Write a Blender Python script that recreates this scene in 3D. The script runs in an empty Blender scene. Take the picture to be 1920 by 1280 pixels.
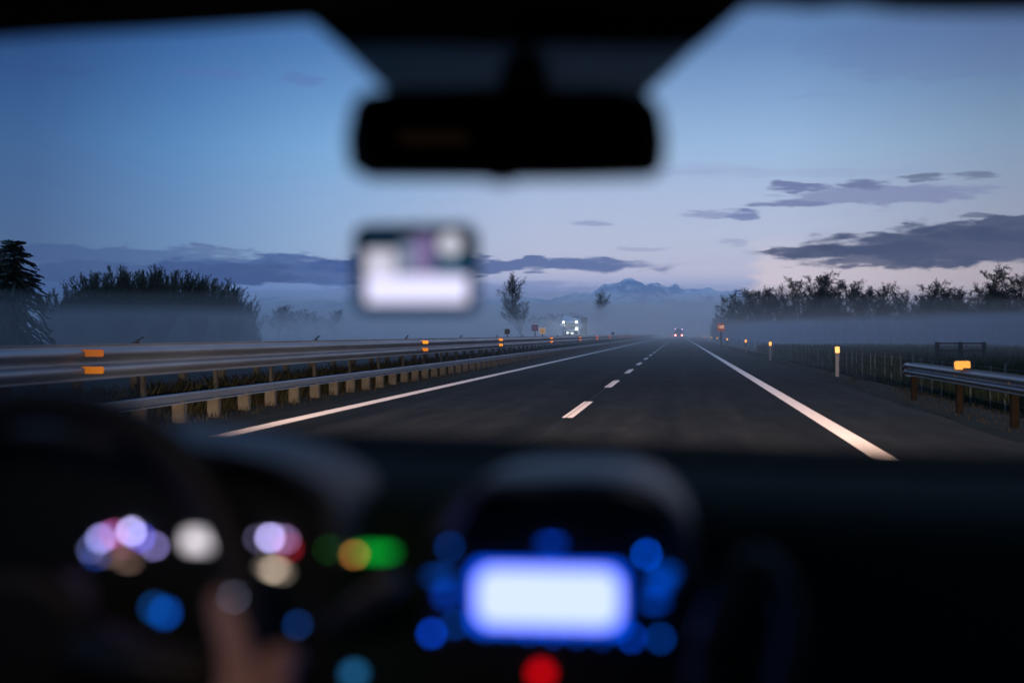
import bpy, bmesh, math, random
from mathutils import Vector, Matrix, Euler
R = math.radians
sc = bpy.context.scene
COL = sc.collection
random.seed(7)

# ------------------------------------------------------------------ camera
F = 2667.0                      # focal length in pixels of the 1920 px wide photograph (50 mm)
EYE = Vector((0, 0, 1.3))
YAW, PITCH = math.atan(313 / F), -math.atan(14 / F)
cd = bpy.data.cameras.new('camera')
cd.lens, cd.sensor_width = 50, 36
cd.clip_start, cd.clip_end = 0.05, 20000
cd.dof.use_dof = True
cd.dof.focus_distance = 45
cd.dof.aperture_fstop = 2.0
cam = bpy.data.objects.new('camera', cd)
COL.objects.link(cam)
cam.location = EYE
cam.rotation_euler = (R(90) + PITCH, 0, YAW)
sc.camera = cam
ROT = Euler((R(90) + PITCH, 0, YAW)).to_matrix()


def P(px, py, y):               # the point seen at a pixel of the photograph, y metres ahead
    d = ROT @ Vector(((px - 960) / F, -(py - 640) / F, -1))
    return EYE + d * (y / d.y)


def G(px, py, z=0.0):           # the point of the level z seen at a pixel
    d = ROT @ Vector(((px - 960) / F, -(py - 640) / F, -1))
    return EYE + d * ((z - EYE.z) / d.z)


def YX(px, x):                  # distance ahead of a point at lateral x seen in column px
    d = ROT @ Vector(((px - 960) / F, 0, -1))
    return x / d.x * d.y


def lin(r, g, b):
    f = lambda c: c / 12.92 if c <= .04045 else ((c + .055) / 1.055) ** 2.4
    return (f(r / 255), f(g / 255), f(b / 255), 1)


# ------------------------------------------------------------------ exposure
sc.view_settings.view_transform = 'Standard'
sc.view_settings.look = 'None'
sc.view_settings.exposure = 0
sc.view_settings.gamma = 1
sc.cycles.use_denoising = True
sc.cycles.max_bounces = 20
sc.cycles.diffuse_bounces = 3
sc.cycles.glossy_bounces = 3
sc.cycles.volume_bounces = 16
sc.cycles.transparent_max_bounces = 12
sc.cycles.sample_clamp_indirect = 2
sc.cycles.sample_clamp_direct = 60
sc.cycles.caustics_reflective = False
sc.cycles.caustics_refractive = False


# ------------------------------------------------------------------ sky
def make_world():
    w = bpy.data.worlds.new('World')
    sc.world = w
    w.use_nodes = True
    nt = w.node_tree
    N, L = nt.nodes, nt.links
    N.clear()

    def node(t, **k):
        n = N.new(t)
        for a, b in k.items():
            setattr(n, a, b)
        return n

    def put(s, v):
        if isinstance(v, (int, float)):
            s.default_value = v
        else:
            L.new(v, s)

    def M(op, a, b=0.0, c=None, clamp=False):
        n = node('ShaderNodeMath', operation=op, use_clamp=clamp)
        put(n.inputs[0], a)
        put(n.inputs[1], b)
        if c is not None:
            put(n.inputs[2], c)
        return n.outputs[0]

    def smooth(v, a, b, lo=0.0, hi=1.0):
        n = node('ShaderNodeMapRange', interpolation_type='SMOOTHSTEP')
        put(n.inputs[0], v)
        for i, q in enumerate((a, b, lo, hi)):
            n.inputs[i + 1].default_value = q
        return n.outputs[0]

    def ramp(v, stops, lo, hi, interp='LINEAR'):
        t = node('ShaderNodeMapRange')
        put(t.inputs[0], v)
        t.inputs[1].default_value, t.inputs[2].default_value = lo, hi
        r = node('ShaderNodeValToRGB')
        r.color_ramp.interpolation = interp
        e = r.color_ramp.elements
        while len(e) < len(stops):
            e.new(.5)
        for i, (x, c) in enumerate(stops):
            e[i].position = (x - lo) / (hi - lo)
            e[i].color = c
        L.new(t.outputs[0], r.inputs[0])
        return r.outputs[0]

    def mix(f, a, b, mode='MIX'):
        n = node('ShaderNodeMix', data_type='RGBA', blend_type=mode)
        put(n.inputs[0], f)
        for i, v in ((6, a), (7, b)):
            if isinstance(v, tuple):
                n.inputs[i].default_value = v
            else:
                L.new(v, n.inputs[i])
        return n.outputs[2]

    tc = node('ShaderNodeTexCoord')
    sp = node('ShaderNodeSeparateXYZ')
    L.new(tc.outputs['Generated'], sp.inputs[0])
    X, Y, Z = sp.outputs
    el = M('MULTIPLY', M('ARCSINE', Z), 57.2958)
    az = M('MULTIPLY', M('ARCTAN2', X, Y), 57.2958)
    # clear sky: by height above the horizon, then by compass direction
    base = ramp(el, [(-1, lin(100, 118, 165)), (0, lin(112, 132, 180)), (.8, lin(122, 143, 190)), (1.9, lin(150, 160, 202)),
                     (2.5, lin(188, 188, 212)), (3.6, lin(184, 190, 214)), (5.2, lin(172, 186, 216)), (7.4, lin(150, 180, 216)), (9.4, lin(124, 157, 200)),
                     (11.5, lin(94, 129, 178)), (15, lin(84, 117, 168)), (25, lin(116, 152, 204)), (50, lin(116, 152, 204))], -1, 50)
    # low layer only left of the trees: right of it the glow reaches the horizon
    glow = ramp(el, [(-1, lin(204, 184, 196)), (2.6, lin(212, 200, 212)), (4.2, lin(196, 198, 218)), (6, lin(176, 192, 220)), (50, lin(172, 188, 218))], -1, 50)
    nz0 = node('ShaderNodeTexNoise')
    nz0.inputs['Scale'].default_value = 1.0
    nz0.inputs['Detail'].default_value = 6
    nz0.inputs['Roughness'].default_value = .6
    cmb = node('ShaderNodeCombineXYZ')
    L.new(M('MULTIPLY', az, .6), cmb.inputs[0])
    L.new(M('MULTIPLY', el, 2.4), cmb.inputs[1])
    L.new(cmb.outputs[0], nz0.inputs['Vector'])
    nsep = node('ShaderNodeSeparateColor')
    L.new(nz0.outputs['Color'], nsep.inputs[0])
    n1 = M('SUBTRACT', nsep.outputs[0], .5)
    n2 = M('SUBTRACT', nsep.outputs[1], .5)
    n3 = M('SUBTRACT', nsep.outputs[2], .5)
    cm4 = node('ShaderNodeCombineXYZ')
    L.new(M('MULTIPLY', az, 1.1), cm4.inputs[0])
    L.new(M('MULTIPLY', M('ADD', el, M('MULTIPLY', az, -.02)), 7.5), cm4.inputs[1])
    nz4 = node('ShaderNodeTexNoise')
    nz4.inputs['Scale'].default_value = 1.0
    nz4.inputs['Detail'].default_value = 5
    L.new(cm4.outputs[0], nz4.inputs['Vector'])
    n4 = M('MULTIPLY', M('SUBTRACT', nz4.outputs['Fac'], .5), 2.2)
    right = smooth(M('ADD', az, M('MULTIPLY', n1, 4)), 2.4, 3.6)
    low = smooth(el, 2.6, 4.2, 1, 0)
    base = mix(M('MULTIPLY', right, low), base, glow)
    side = ramp(az, [(-180, (.46, .54, .64, 1)), (-70, (.36, .46, .58, 1)), (-30, (.12, .23, .36, 1)), (-25, (.155, .265, .41, 1)), (-20, (.30, .50, .68, 1)), (-14.4, (.60, .81, .93, 1)),
                     (-6, (1, 1, 1, 1)), (4, (1, 1, .98, 1)), (12.5, (.67, .66, .64, 1)), (40, (.42, .46, .52, 1)), (120, (.48, .54, .62, 1)), (180, (.46, .54, .64, 1))], -180, 180, 'LINEAR')
    base = mix(smooth(el, 14, 60, 1, .2), base, side, 'MULTIPLY')
    # drifting cloud patches: (px, py, rx, ry, opacity, colour) in the sky's own angles
    dx = M('ADD', az, M('MULTIPLY', n1, 2.2))
    dy = M('ADD', el, M('MULTIPLY', n2, 1.0))
    RC, LC, WC = lin(48, 60, 94), lin(56, 78, 130), lin(128, 138, 178)
    TC = lin(88, 104, 165)
    clouds = [
        (1830, 470, 330, 34, .95, RC), (1600, 474, 190, 12, .9, RC), (1680, 497, 170, 13, .85, RC), (1900, 440, 180, 22, .9, RC),
        (1610, 350, 48, 12, .85, lin(92, 102, 146)), (1497, 358, 50, 9, .9, lin(98, 108, 152)), (1730, 342, 40, 8, .6, RC), (1840, 345, 46, 7, .5, RC),
        (1480, 386, 70, 8, .85, lin(104, 114, 158)), (1660, 374, 190, 17, .7, lin(114, 122, 164)), (1345, 404, 66, 9, .7, WC), (1396, 408, 30, 10, .9, lin(110, 124, 168)),
        (1110, 419, 40, 8, .6, WC), (1378, 456, 34, 6, .4, WC), (1825, 415, 32, 5, .6, RC), (1210, 468, 36, 5, .4, WC),
        (1500, 330, 260, 9, .25, lin(135, 150, 190)), (1320, 320, 120, 10, .25, lin(140, 155, 196)),
        (900, 498, 340, 15, .9, lin(66, 90, 145)), (560, 508, 300, 27, .85, lin(54, 80, 140)), (200, 482, 260, 17, .55, LC), (260, 516, 330, 22, .7, lin(50, 72, 122)),
        (392, 470, 42, 6, .7, lin(88, 108, 150)), (760, 545, 520, 14, .4, lin(92, 116, 172)),
        (60, 156, 100, 10, .3, lin(48, 72, 122)), (390, 149, 80, 13, .35, TC), (572, 156, 56, 10, .4, TC), (1540, 190, 90, 4, .25, lin(115, 138, 185)),
        (1800, 110, 260, 60, .25, lin(92, 108, 160)),
    ]
    col = base
    for (px, py, rx, ry, op, c) in clouds:
        a0 = math.degrees(math.atan((px - 960) / F) - YAW)
        e0 = math.degrees(math.atan((626 - py) / F))
        ax, ey = math.degrees(rx / F), math.degrees(ry / F)
        sx, sy = min(1, ax * .8), min(.8, ey * 1.9)
        u = M('MULTIPLY', M('SUBTRACT', M('ADD', az, M('MULTIPLY', n1, 3.4 * sx)), a0), 1 / ax)
        v = M('MULTIPLY', M('SUBTRACT', M('ADD', el, M('MULTIPLY', n2, 2.0 * sy)), e0), 1 / ey)
        d = M('ADD', M('MULTIPLY', u, u), M('MULTIPLY', v, v))
        big = rx >= 170 and ry >= 11
        d = M('ADD', d, M('ADD', M('MULTIPLY', n3, 1.5 if big else 2.4), M('MULTIPLY', n4, .4 if big else 1)))
        f = smooth(d, .45 if big else .15, 1.35 if big else 1.4, op, 0)
        col = mix(f, col, c)
    bg = node('ShaderNodeBackground')
    L.new(col, bg.inputs[0])
    bg.inputs[1].default_value = 1.14
    out = node('ShaderNodeOutputWorld')
    L.new(bg.outputs[0], out.inputs[0])


make_world()

# a last trace of direct light from the glow beyond the trees on the right
sl = bpy.data.lights.new('sun', 'SUN')
sl.energy, sl.angle, sl.color = .06, R(25), (1, .8, .78)
so = bpy.data.objects.new('sun', sl)
COL.objects.link(so)
so.rotation_euler = (R(80), 0, R(-12) + math.pi)


# ------------------------------------------------------------------ helpers
def tag(o, label=None, cat=None, group=None, kind=None):
    for k, v in (('label', label), ('category', cat), ('group', group), ('kind', kind)):
        if v:
            o[k] = v
    return o


def empty(name, loc=(0, 0, 0), label=None, cat=None, group=None):
    o = bpy.data.objects.new(name, None)
    o.empty_display_size = .1
    COL.objects.link(o)
    o.location = loc
    return tag(o, label, cat, group)


def base_of(o):
    v = Vector()
    while o is not None:
        v += Vector(o.location)
        o = o.parent
    return v


class MB:
    def __init__(s):
        s.v, s.f = [], []

    def add(s, vs, fs):
        b = len(s.v)
        s.v += [Vector(q) for q in vs]
        s.f += [tuple(b + i for i in q) for q in fs]
        return s

    def box(s, c, d, rot=None):
        c = Vector(c)
        h = Vector(d) / 2
        vs = [Vector((x * h.x, y * h.y, z * h.z)) for x in (-1, 1) for y in (-1, 1) for z in (-1, 1)]
        if rot is not None:
            vs = [rot @ q for q in vs]
        return s.add([c + q for q in vs], [(0, 1, 3, 2), (4, 6, 7, 5), (0, 4, 5, 1), (2, 3, 7, 6), (0, 2, 6, 4), (1, 5, 7, 3)])

    def rbox(s, c, d, r=.02, n=3, axis='Y'):     # box with rounded corners in the plane across the axis
        c, (w, l, h) = Vector(c), d
        pts = rounded(w, h, r, n) if axis == 'Y' else (rounded(w, l, r, n) if axis == 'Z' else rounded(l, h, r, n))
        vs = []
        for k in (-.5, .5):
            for (a, b) in pts:
                vs.append(c + (Vector((a, k * l, b)) if axis == 'Y' else Vector((a, b, k * h)) if axis == 'Z' else Vector((k * w, a, b))))
        m = len(pts)
        fs = [tuple(range(m - 1, -1, -1)), tuple(range(m, 2 * m))]
        fs += [(i, (i + 1) % m, m + (i + 1) % m, m + i) for i in range(m)]
        return s.add(vs, fs)

    def tube(s, pts, r, n=8, closed=False, cap=True):
        pts = [Vector(q) for q in pts]
        m = len(pts)
        rs = r if isinstance(r, (list, tuple)) else [r] * m
        vs = []
        ref = Vector((.13, .21, .97)).normalized()
        for i, q in enumerate(pts):
            a = pts[(i - 1) % m] if (closed or i > 0) else q
            b = pts[(i + 1) % m] if (closed or i < m - 1) else q
            t = (b - a).normalized()
            x = t.cross(ref)
            if x.length < .05:
                x = t.cross(Vector((1, 0, 0)))
            x.normalize()
            y = t.cross(x)
            for k in range(n):
                w = 2 * math.pi * k / n
                vs.append(q + (x * math.cos(w) + y * math.sin(w)) * rs[i])
        fs = []
        for i in range(m if closed else m - 1):
            j = (i + 1) % m
            for k in range(n):
                l = (k + 1) % n
                fs.append((i * n + k, i * n + l, j * n + l, j * n + k))
        if cap and not closed:
            fs += [tuple(range(n - 1, -1, -1)), tuple(range((m - 1) * n, m * n))]
        return s.add(vs, fs)

    def cyl(s, c, r, l, axis='X', n=16):
        c = Vector(c)
        a = {'X': Vector((1, 0, 0)), 'Y': Vector((0, 1, 0)), 'Z': Vector((0, 0, 1))}[axis] * l / 2
        return s.tube([c - a, c + a], r, n)

    def loft(s, rows, cap=False, closed=False):
        n = len(rows[0])
        vs = [q for row in rows for q in row]
        fs = []
        for i in range(len(rows) - 1):
            for k in range(n if closed else n - 1):
                l = (k + 1) % n
                fs.append((i * n + k, i * n + l, (i + 1) * n + l, (i + 1) * n + k))
        if cap:
            fs += [tuple(range(n - 1, -1, -1)), tuple(range((len(rows) - 1) * n, len(rows) * n))]
        return s.add(vs, fs)

    def build(s, name, mat, parent=None, smooth=False, bevel=0):
        off = base_of(parent) if parent is not None else Vector()
        me = bpy.data.meshes.new(name)
        me.from_pydata([tuple(q - off) for q in s.v], [], s.f)
        me.update()
        if len(s.f) < 20000:
            bm = bmesh.new()
            bm.from_mesh(me)
            bmesh.ops.recalc_face_normals(bm, faces=bm.faces)
            bm.to_mesh(me)
            bm.free()
        if smooth:
            me.polygons.foreach_set('use_smooth', [True] * len(me.polygons))
        for m in (mat if isinstance(mat, list) else [mat]):
            me.materials.append(m)
        o = bpy.data.objects.new(name, me)
        COL.objects.link(o)
        o.parent = parent
        if bevel:
            b = o.modifiers.new('bevel', 'BEVEL')
            b.width, b.segments, b.limit_method = bevel, 2, 'ANGLE'
        return o


def rounded(w, h, r, n=3):
    r = min(r, w / 2, h / 2)
    pts = []
    for cx, cy, a0 in ((w / 2 - r, h / 2 - r, 0), (-w / 2 + r, h / 2 - r, 90), (-w / 2 + r, -h / 2 + r, 180), (w / 2 - r, -h / 2 + r, 270)):
        for i in range(n + 1):
            a = R(a0 + 90 * i / n)
            pts.append((cx + r * math.cos(a), cy + r * math.sin(a)))
    return pts


def copy_tree(o, parent=None):
    c = o.copy()
    COL.objects.link(c)
    c.parent = parent
    for ch in [q for q in o.children]:
        copy_tree(ch, c)
    return c


MATS = {}


def mat(name, col, rough=.6, metal=0.0, spec=.5, var=0.0, scale=8.0, bump=0.0, stretch=(1, 1, 1), col2=None, coords='Object'):
    if name in MATS:
        return MATS[name]
    m = bpy.data.materials.new(name)
    m.use_nodes = True
    nt = m.node_tree
    b = nt.nodes['Principled BSDF']
    b.inputs['Base Color'].default_value = (*col[:3], 1)
    b.inputs['Roughness'].default_value = rough
    b.inputs['Metallic'].default_value = metal
    b.inputs['Specular IOR Level'].default_value = spec
    if var or bump or col2:
        tc = nt.nodes.new('ShaderNodeTexCoord')
        mp = nt.nodes.new('ShaderNodeMapping')
        mp.inputs['Scale'].default_value = stretch
        nz = nt.nodes.new('ShaderNodeTexNoise')
        nz.inputs['Scale'].default_value = scale
        nz.inputs['Detail'].default_value = 6
        nz.inputs['Roughness'].default_value = .65
        nt.links.new(tc.outputs[coords], mp.inputs[0])
        nt.links.new(mp.outputs[0], nz.inputs['Vector'])
        if var or col2:
            r = nt.nodes.new('ShaderNodeValToRGB')
            r.color_ramp.elements[0].position = .3
            r.color_ramp.elements[1].position = .7
            r.color_ramp.elements[0].color = (*[c * (1 - var) for c in col[:3]], 1)
            r.color_ramp.elements[1].color = (*(col2[:3] if col2 else [c * (1 + var) for c in col[:3]]), 1)
            nt.links.new(nz.outputs['Fac'], r.inputs[0])
            nt.links.new(r.outputs[0], b.inputs['Base Color'])
        if bump:
            bp = nt.nodes.new('ShaderNodeBump')
            bp.inputs['Strength'].default_value = bump
            bp.inputs['Distance'].default_value = .02
            nt.links.new(nz.outputs['Fac'], bp.inputs['Height'])
            nt.links.new(bp.outputs[0], b.inputs['Normal'])
    MATS[name] = m
    return m


def glowing(name, col, strength=1.0):
    if name in MATS:
        return MATS[name]
    m = bpy.data.materials.new(name)
    m.use_nodes = True
    nt = m.node_tree
    b = nt.nodes['Principled BSDF']
    b.inputs['Base Color'].default_value = (.02, .02, .02, 1)
    b.inputs['Roughness'].default_value = .4
    b.inputs['Emission Color'].default_value = (*col[:3], 1)
    b.inputs['Emission Strength'].default_value = strength
    MATS[name] = m
    return m


def retro(name, col, weight, rough=.22, base=(.5, .5, .5), dif_rough=.6, var=0.0):
    """Glass-bead or cube-corner reflector: light goes back towards where it came from (a lobe centred on the incoming ray)."""
    if name in MATS:
        return MATS[name]
    m = bpy.data.materials.new(name)
    m.use_nodes = True
    nt = m.node_tree
    N, L = nt.nodes, nt.links
    b = N['Principled BSDF']
    b.inputs['Base Color'].default_value = (*base[:3], 1)
    b.inputs['Roughness'].default_value = dif_rough
    if var:
        tc = N.new('ShaderNodeTexCoord')
        nz = N.new('ShaderNodeTexNoise')
        nz.inputs['Scale'].default_value = 14
        nz.inputs['Detail'].default_value = 8
        L.new(tc.outputs['Object'], nz.inputs['Vector'])
        r = N.new('ShaderNodeValToRGB')
        r.color_ramp.elements[0].position, r.color_ramp.elements[1].position = .38, .62
        r.color_ramp.elements[0].color = (*[c * (1 - var) for c in base[:3]], 1)
        r.color_ramp.elements[1].color = (*base[:3], 1)
        L.new(nz.outputs['Fac'], r.inputs[0])
        L.new(r.outputs[0], b.inputs['Base Color'])
    g = N.new('ShaderNodeBsdfGlossy')
    g.inputs['Roughness'].default_value = rough
    g.inputs['Color'].default_value = (*[c * weight for c in col[:3]], 1)
    ge = N.new('ShaderNodeNewGeometry')
    L.new(ge.outputs['Incoming'], g.inputs['Normal'])
    a = N.new('ShaderNodeAddShader')
    L.new(b.outputs[0], a.inputs[0])
    L.new(g.outputs[0], a.inputs[1])
    L.new(a.outputs[0], N['Material Output'].inputs['Surface'])
    MATS[name] = m
    return m


def text_mesh(name, body, size, loc, mat_, parent, facing=(R(90), 0, 0)):
    c = bpy.data.curves.new(name, 'FONT')
    c.body, c.size, c.align_x, c.align_y, c.extrude = body, size, 'CENTER', 'CENTER', .004
    c.offset = size * .03
    t = bpy.data.objects.new(name, c)
    COL.objects.link(t)
    bpy.context.view_layer.update()
    me = bpy.data.meshes.new_from_object(t.evaluated_get(bpy.context.evaluated_depsgraph_get()))
    bpy.data.objects.remove(t)
    me.materials.clear()
    me.materials.append(mat_)
    o = bpy.data.objects.new(name, me)
    COL.objects.link(o)
    o.parent = parent
    o.location = Vector(loc) - base_of(parent)
    o.rotation_euler = facing
    return o


def frange(a, b, n):
    return [a + (b - a) * i / (n - 1) for i in range(n)]


# ------------------------------------------------------------------ the ground, the road
XL, XC, XR = -5.80, -1.72, 2.14          # left edge line, lane line, right edge line
M_ground = mat('field_earth', (.035, .035, .022), .9, spec=.2, var=.4, scale=.5, bump=.6, col2=(.06, .05, .03))
M_asphalt = mat('asphalt', (.020, .0215, .020), .9, spec=.03, scale=26, bump=.5, col2=(.042, .042, .038))


def asphalt_detail():
    nt = M_asphalt.node_tree
    b = nt.nodes['Principled BSDF']
    tc = nt.nodes.new('ShaderNodeTexCoord')
    mp = nt.nodes.new('ShaderNodeMapping')
    mp.inputs['Scale'].default_value = (1.3, .03, 1)
    nz = nt.nodes.new('ShaderNodeTexNoise')
    nz.inputs['Scale'].default_value = 1
    nz.inputs['Detail'].default_value = 3
    nt.links.new(tc.outputs['Object'], mp.inputs[0])
    nt.links.new(mp.outputs[0], nz.inputs['Vector'])
    old = b.inputs['Base Color'].links[0].from_socket
    w1 = nt.nodes.new('ShaderNodeMapRange')
    w1.inputs[1].default_value, w1.inputs[2].default_value, w1.inputs[3].default_value, w1.inputs[4].default_value = .35, .65, .62, 1.3
    nt.links.new(nz.outputs['Fac'], w1.inputs[0])
    mp2 = nt.nodes.new('ShaderNodeMapping')
    mp2.inputs['Scale'].default_value = (.5, .09, 1)
    nz2 = nt.nodes.new('ShaderNodeTexNoise')
    nz2.inputs['Detail'].default_value = 8
    nz2.inputs['Roughness'].default_value = .7
    nt.links.new(tc.outputs['Object'], mp2.inputs[0])
    nt.links.new(mp2.outputs[0], nz2.inputs['Vector'])
    w2 = nt.nodes.new('ShaderNodeMapRange')
    w2.inputs[1].default_value, w2.inputs[2].default_value, w2.inputs[3].default_value, w2.inputs[4].default_value = .3, .7, .7, 1.3
    nt.links.new(nz2.outputs['Fac'], w2.inputs[0])
    mu = nt.nodes.new('ShaderNodeMath')
    mu.operation = 'MULTIPLY'
    nt.links.new(w1.outputs[0], mu.inputs[0])
    nt.links.new(w2.outputs[0], mu.inputs[1])
    vm = nt.nodes.new('ShaderNodeVectorMath')
    vm.operation = 'SCALE'
    nt.links.new(old, vm.inputs[0])
    nt.links.new(mu.outputs[0], vm.inputs['Scale'])
    nt.links.new(vm.outputs[0], b.inputs['Base Color'])
    v2 = nt.nodes.new('ShaderNodeVectorMath')
    v2.operation = 'SCALE'
    v2.inputs[0].default_value = (.0017, .0014, .0009)
    nt.links.new(mu.outputs[0], v2.inputs['Scale'])
    nt.links.new(v2.outputs[0], gb.inputs['Color'])
    r = nt.nodes.new('ShaderNodeMapRange')
    r.inputs[1].default_value, r.inputs[2].default_value, r.inputs[3].default_value, r.inputs[4].default_value = .3, .7, .75, .95
    nt.links.new(nz.outputs['Fac'], r.inputs[0])
    nt.links.new(r.outputs[0], b.inputs['Roughness'])


g_ = M_asphalt.node_tree
gb = g_.nodes.new('ShaderNodeBsdfGlossy')        # coarse stone throws headlight back towards the car
gb.inputs['Roughness'].default_value = .5
gb.inputs['Color'].default_value = (.0021, .0017, .0011, 1)
ge = g_.nodes.new('ShaderNodeNewGeometry')
ga = g_.nodes.new('ShaderNodeAddShader')
g_.links.new(ge.outputs['Incoming'], gb.inputs['Normal'])
g_.links.new(g_.nodes['Principled BSDF'].outputs[0], ga.inputs[0])
g_.links.new(gb.outputs[0], ga.inputs[1])
g_.links.new(ga.outputs[0], g_.nodes['Material Output'].inputs['Surface'])
asphalt_detail()
ys = [-30, -10, 0, 5, 10, 15, 20, 25, 30, 35, 40, 50, 60, 70, 80, 100, 130, 160, 200, 260, 340, 450, 600, 900, 1500, 2500, 5000]
prof = [(-3500, -.5), (-400, -.5), (-60, -.5), (-30, -.5), (-23, -.06), (-21, -.03), (-9.1, -.03), (-8.2, -.05), (-7.4, -.05), (-6.6, -.03), (0, -.03), (4.2, -.03), (5.2, -.05),
        (6.0, -.22), (6.8, -.44), (8, -.47), (30, -.5), (60, -.5), (400, -.5), (3500, -.5)]
g = MB()
g.loft([[Vector((x, y, z)) for x, z in prof] for y in ys])
tag(g.build('ground', M_ground, smooth=True), kind='structure')


def sheet(x0, x1, y0, y1, z, step=8.0):
    m = MB()
    n = max(2, int((y1 - y0) / step) + 1)
    rows = [[Vector((x0, y, z)), Vector((x1, y, z))] for y in frange(y0, y1, n)]
    return m.loft(rows)


road = sheet(-6.55, 4.15, -30, 1100, 0).build('road', M_asphalt)
tag(road, kind='structure')
far_road = sheet(-20.4, -9.2, -30, 1100, 0).build('opposite_carriageway', M_asphalt)
tag(far_road, kind='structure')
M_seam = mat('asphalt_joint', (.008, .008, .009), .8)
M_paint = retro('road_paint', (1, .80, .70), .019, .3, (.60, .58, .55), var=.25)
sheet(XL - .14, XL + .14, -20, 900, .004).build('edge_line', M_paint, road)
sheet(XR - .125, XR + .125, -20, 900, .004).build('edge_line', M_paint, road)
sheet(-20.4 + .6, -20.4 + .85, -20, 900, .004).build('edge_line', M_paint, far_road)
sheet(-9.9, -9.65, -20, 900, .004).build('edge_line', M_paint, far_road)
for k in range(-1, 36):
    y0 = 22.0 + 12.6 * k
    sheet(XC - .085, XC + .085, y0, y0 + 5.3, .004).build('lane_dash', M_paint, road)
m = MB()
m.box((XC - .02, 200, .003), (.02, 420, .002))
m.build('joint', M_seam, road)
# kerb of worn earth beside the asphalt on the right
M_verge = mat('verge_earth', (.034, .027, .017), .95, spec=.1, var=.5, scale=3, bump=.8)
m = MB()
rows = []
for y in frange(4, 500, 240):
    w = random.uniform(-.1, .1)
    rows.append([Vector((4.1 + w, y, .006)), Vector((4.5, y, .03 + random.uniform(-.01, .03))), Vector((5.1, y, .02 + random.uniform(-.03, .03))), Vector((5.7, y, -.1)), Vector((6.3, y, -.3))])
m.loft(rows)
tag(m.build('verge', M_verge, smooth=True), kind='structure')
m = MB()
rows = []
for y in frange(4, 500, 240):
    rows.append([Vector((-9.3, y, .004)), Vector((-8.6, y, .05 + random.uniform(-.03, .05))), Vector((-7.6, y, .05 + random.uniform(-.03, .05))), Vector((-6.6, y, .03)), Vector((-6.45 + random.uniform(-.05, .05), y, .004))])
m.loft(rows)
tag(m.build('central_reservation', M_verge, smooth=True), kind='structure')


# ------------------------------------------------------------------ grass (stuff)
def blades(name, n, area, h, mat_, w=.012, lean=.3):
    m = MB()
    for _ in range(n):
        x, y, z = area()
        hh = h * random.uniform(.45, 1.15)
        a = random.uniform(0, math.pi)
        dx, dy = math.cos(a) * w, math.sin(a) * w
        lx, ly = random.uniform(-lean, lean) * hh, random.uniform(-lean, lean) * hh
        k = len(m.v)
        m.v += [Vector((x - dx, y - dy, z)), Vector((x + dx, y + dy, z)), Vector((x + lx * .4 + dx * .7, y + ly * .4, z + hh * .6)), Vector((x + lx, y + ly, z + hh))]
        m.f += [(k, k + 1, k + 2), (k, k + 2, k + 3)]
    return tag(m.build(name, mat_), kind='stuff')


M_dry = mat('dry_grass', (.035, .028, .017), .9, spec=.1, var=.4, scale=2)
M_green = mat('dark_grass', (.03, .038, .02), .9, spec=.1, var=.4, scale=2)


def verge_pt():
    y = 10 + 150 * random.random() ** 1.8
    x = random.uniform(4.25, 6.6)
    return x, y, (-.02 if x < 5.2 else -.02 - (x - 5.2) * .27)


def median_pt():
    y = 10 + 120 * random.random() ** 1.6
    return random.uniform(-9.1, -6.7), y, 0


def field_pt():
    y = 22 + 110 * random.random() ** 1.3
    return random.uniform(7.0, 26), y, -.5


blades('verge_grass', 26000, verge_pt, .10, M_dry, .008)
blades('median_grass', 12000, median_pt, .16, M_dry, .008)
def weed_pt():
    y = 9 + 150 * random.random() ** 1.5
    return random.uniform(-8.15, -7.25), y, 0


blades('median_weeds', 26000, weed_pt, .55, mat('brown_weeds', (.016, .015, .009), .95, spec=.05, var=.6, scale=1.5), .014, .45)
blades('field_grass', 60000, field_pt, .95, M_green, .022, .35)


# ------------------------------------------------------------------ guard rails
M_galv = mat('galvanised_steel', (.20, .21, .235), .45, .5, var=.35, scale=3, stretch=(1, .12, 2.5))
M_galvd = mat('weathered_steel_post', (.085, .07, .055), .75, .1, var=.35, scale=6)
M_black = mat('black_plastic', (.012, .012, .012), .5)


def beam(x, z0, z1, y0, y1, face, waves=2, depth=.08, step=4.0):
    """corrugated steel beam, bulging towards face (+1 = +X)"""
    m = MB()
    pr = []
    H = z1 - z0
    n = waves * 10
    for i in range(n + 1):
        t = i / n
        c = (1 - math.cos(2 * math.pi * waves * t)) / 2
        c = min(1, max(0, (c - .18) / .62))
        pr.append((x + face * depth * c, z0 + H * t))
    pr = [(x + face * .012, z0 - .016)] + pr + [(x + face * .012, z1 + .016)]
    n = max(2, int((y1 - y0) / step) + 1)
    rows = []
    for y in frange(y0, y1, n):
        rows.append([Vector((a, y, b)) for a, b in pr] + [Vector((a - face * .004, y, b)) for a, b in reversed(pr)])
    m.loft(rows, cap=True, closed=True)
    return m


def posts(root, x, ys_, z1, w=.13, d=.10, mat_=None):
    near = sorted(ys_, key=abs)[:96]
    rest = [y for y in ys_ if y not in near]

    def one(m, y):
        m.box((x - d / 2, y, z1 / 2), (.012, w, z1)).box((x, y - w / 2 + .003, z1 / 2 - .002), (d - .014, .006, z1 - .01)).box((x, y + w / 2 - .003, z1 / 2 - .002), (d - .014, .006, z1 - .01))
        m.box((x + d / 2, y, z1 / 2 - .004), (.008, w * .98, z1 - .02))
        return m
    for y in near:
        one(MB(), y).build('post', mat_, root)
    if rest:
        m = MB()
        for y in rest:
            one(m, y)
        tag(m.build('far_posts', mat_, root), kind='stuff')


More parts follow.
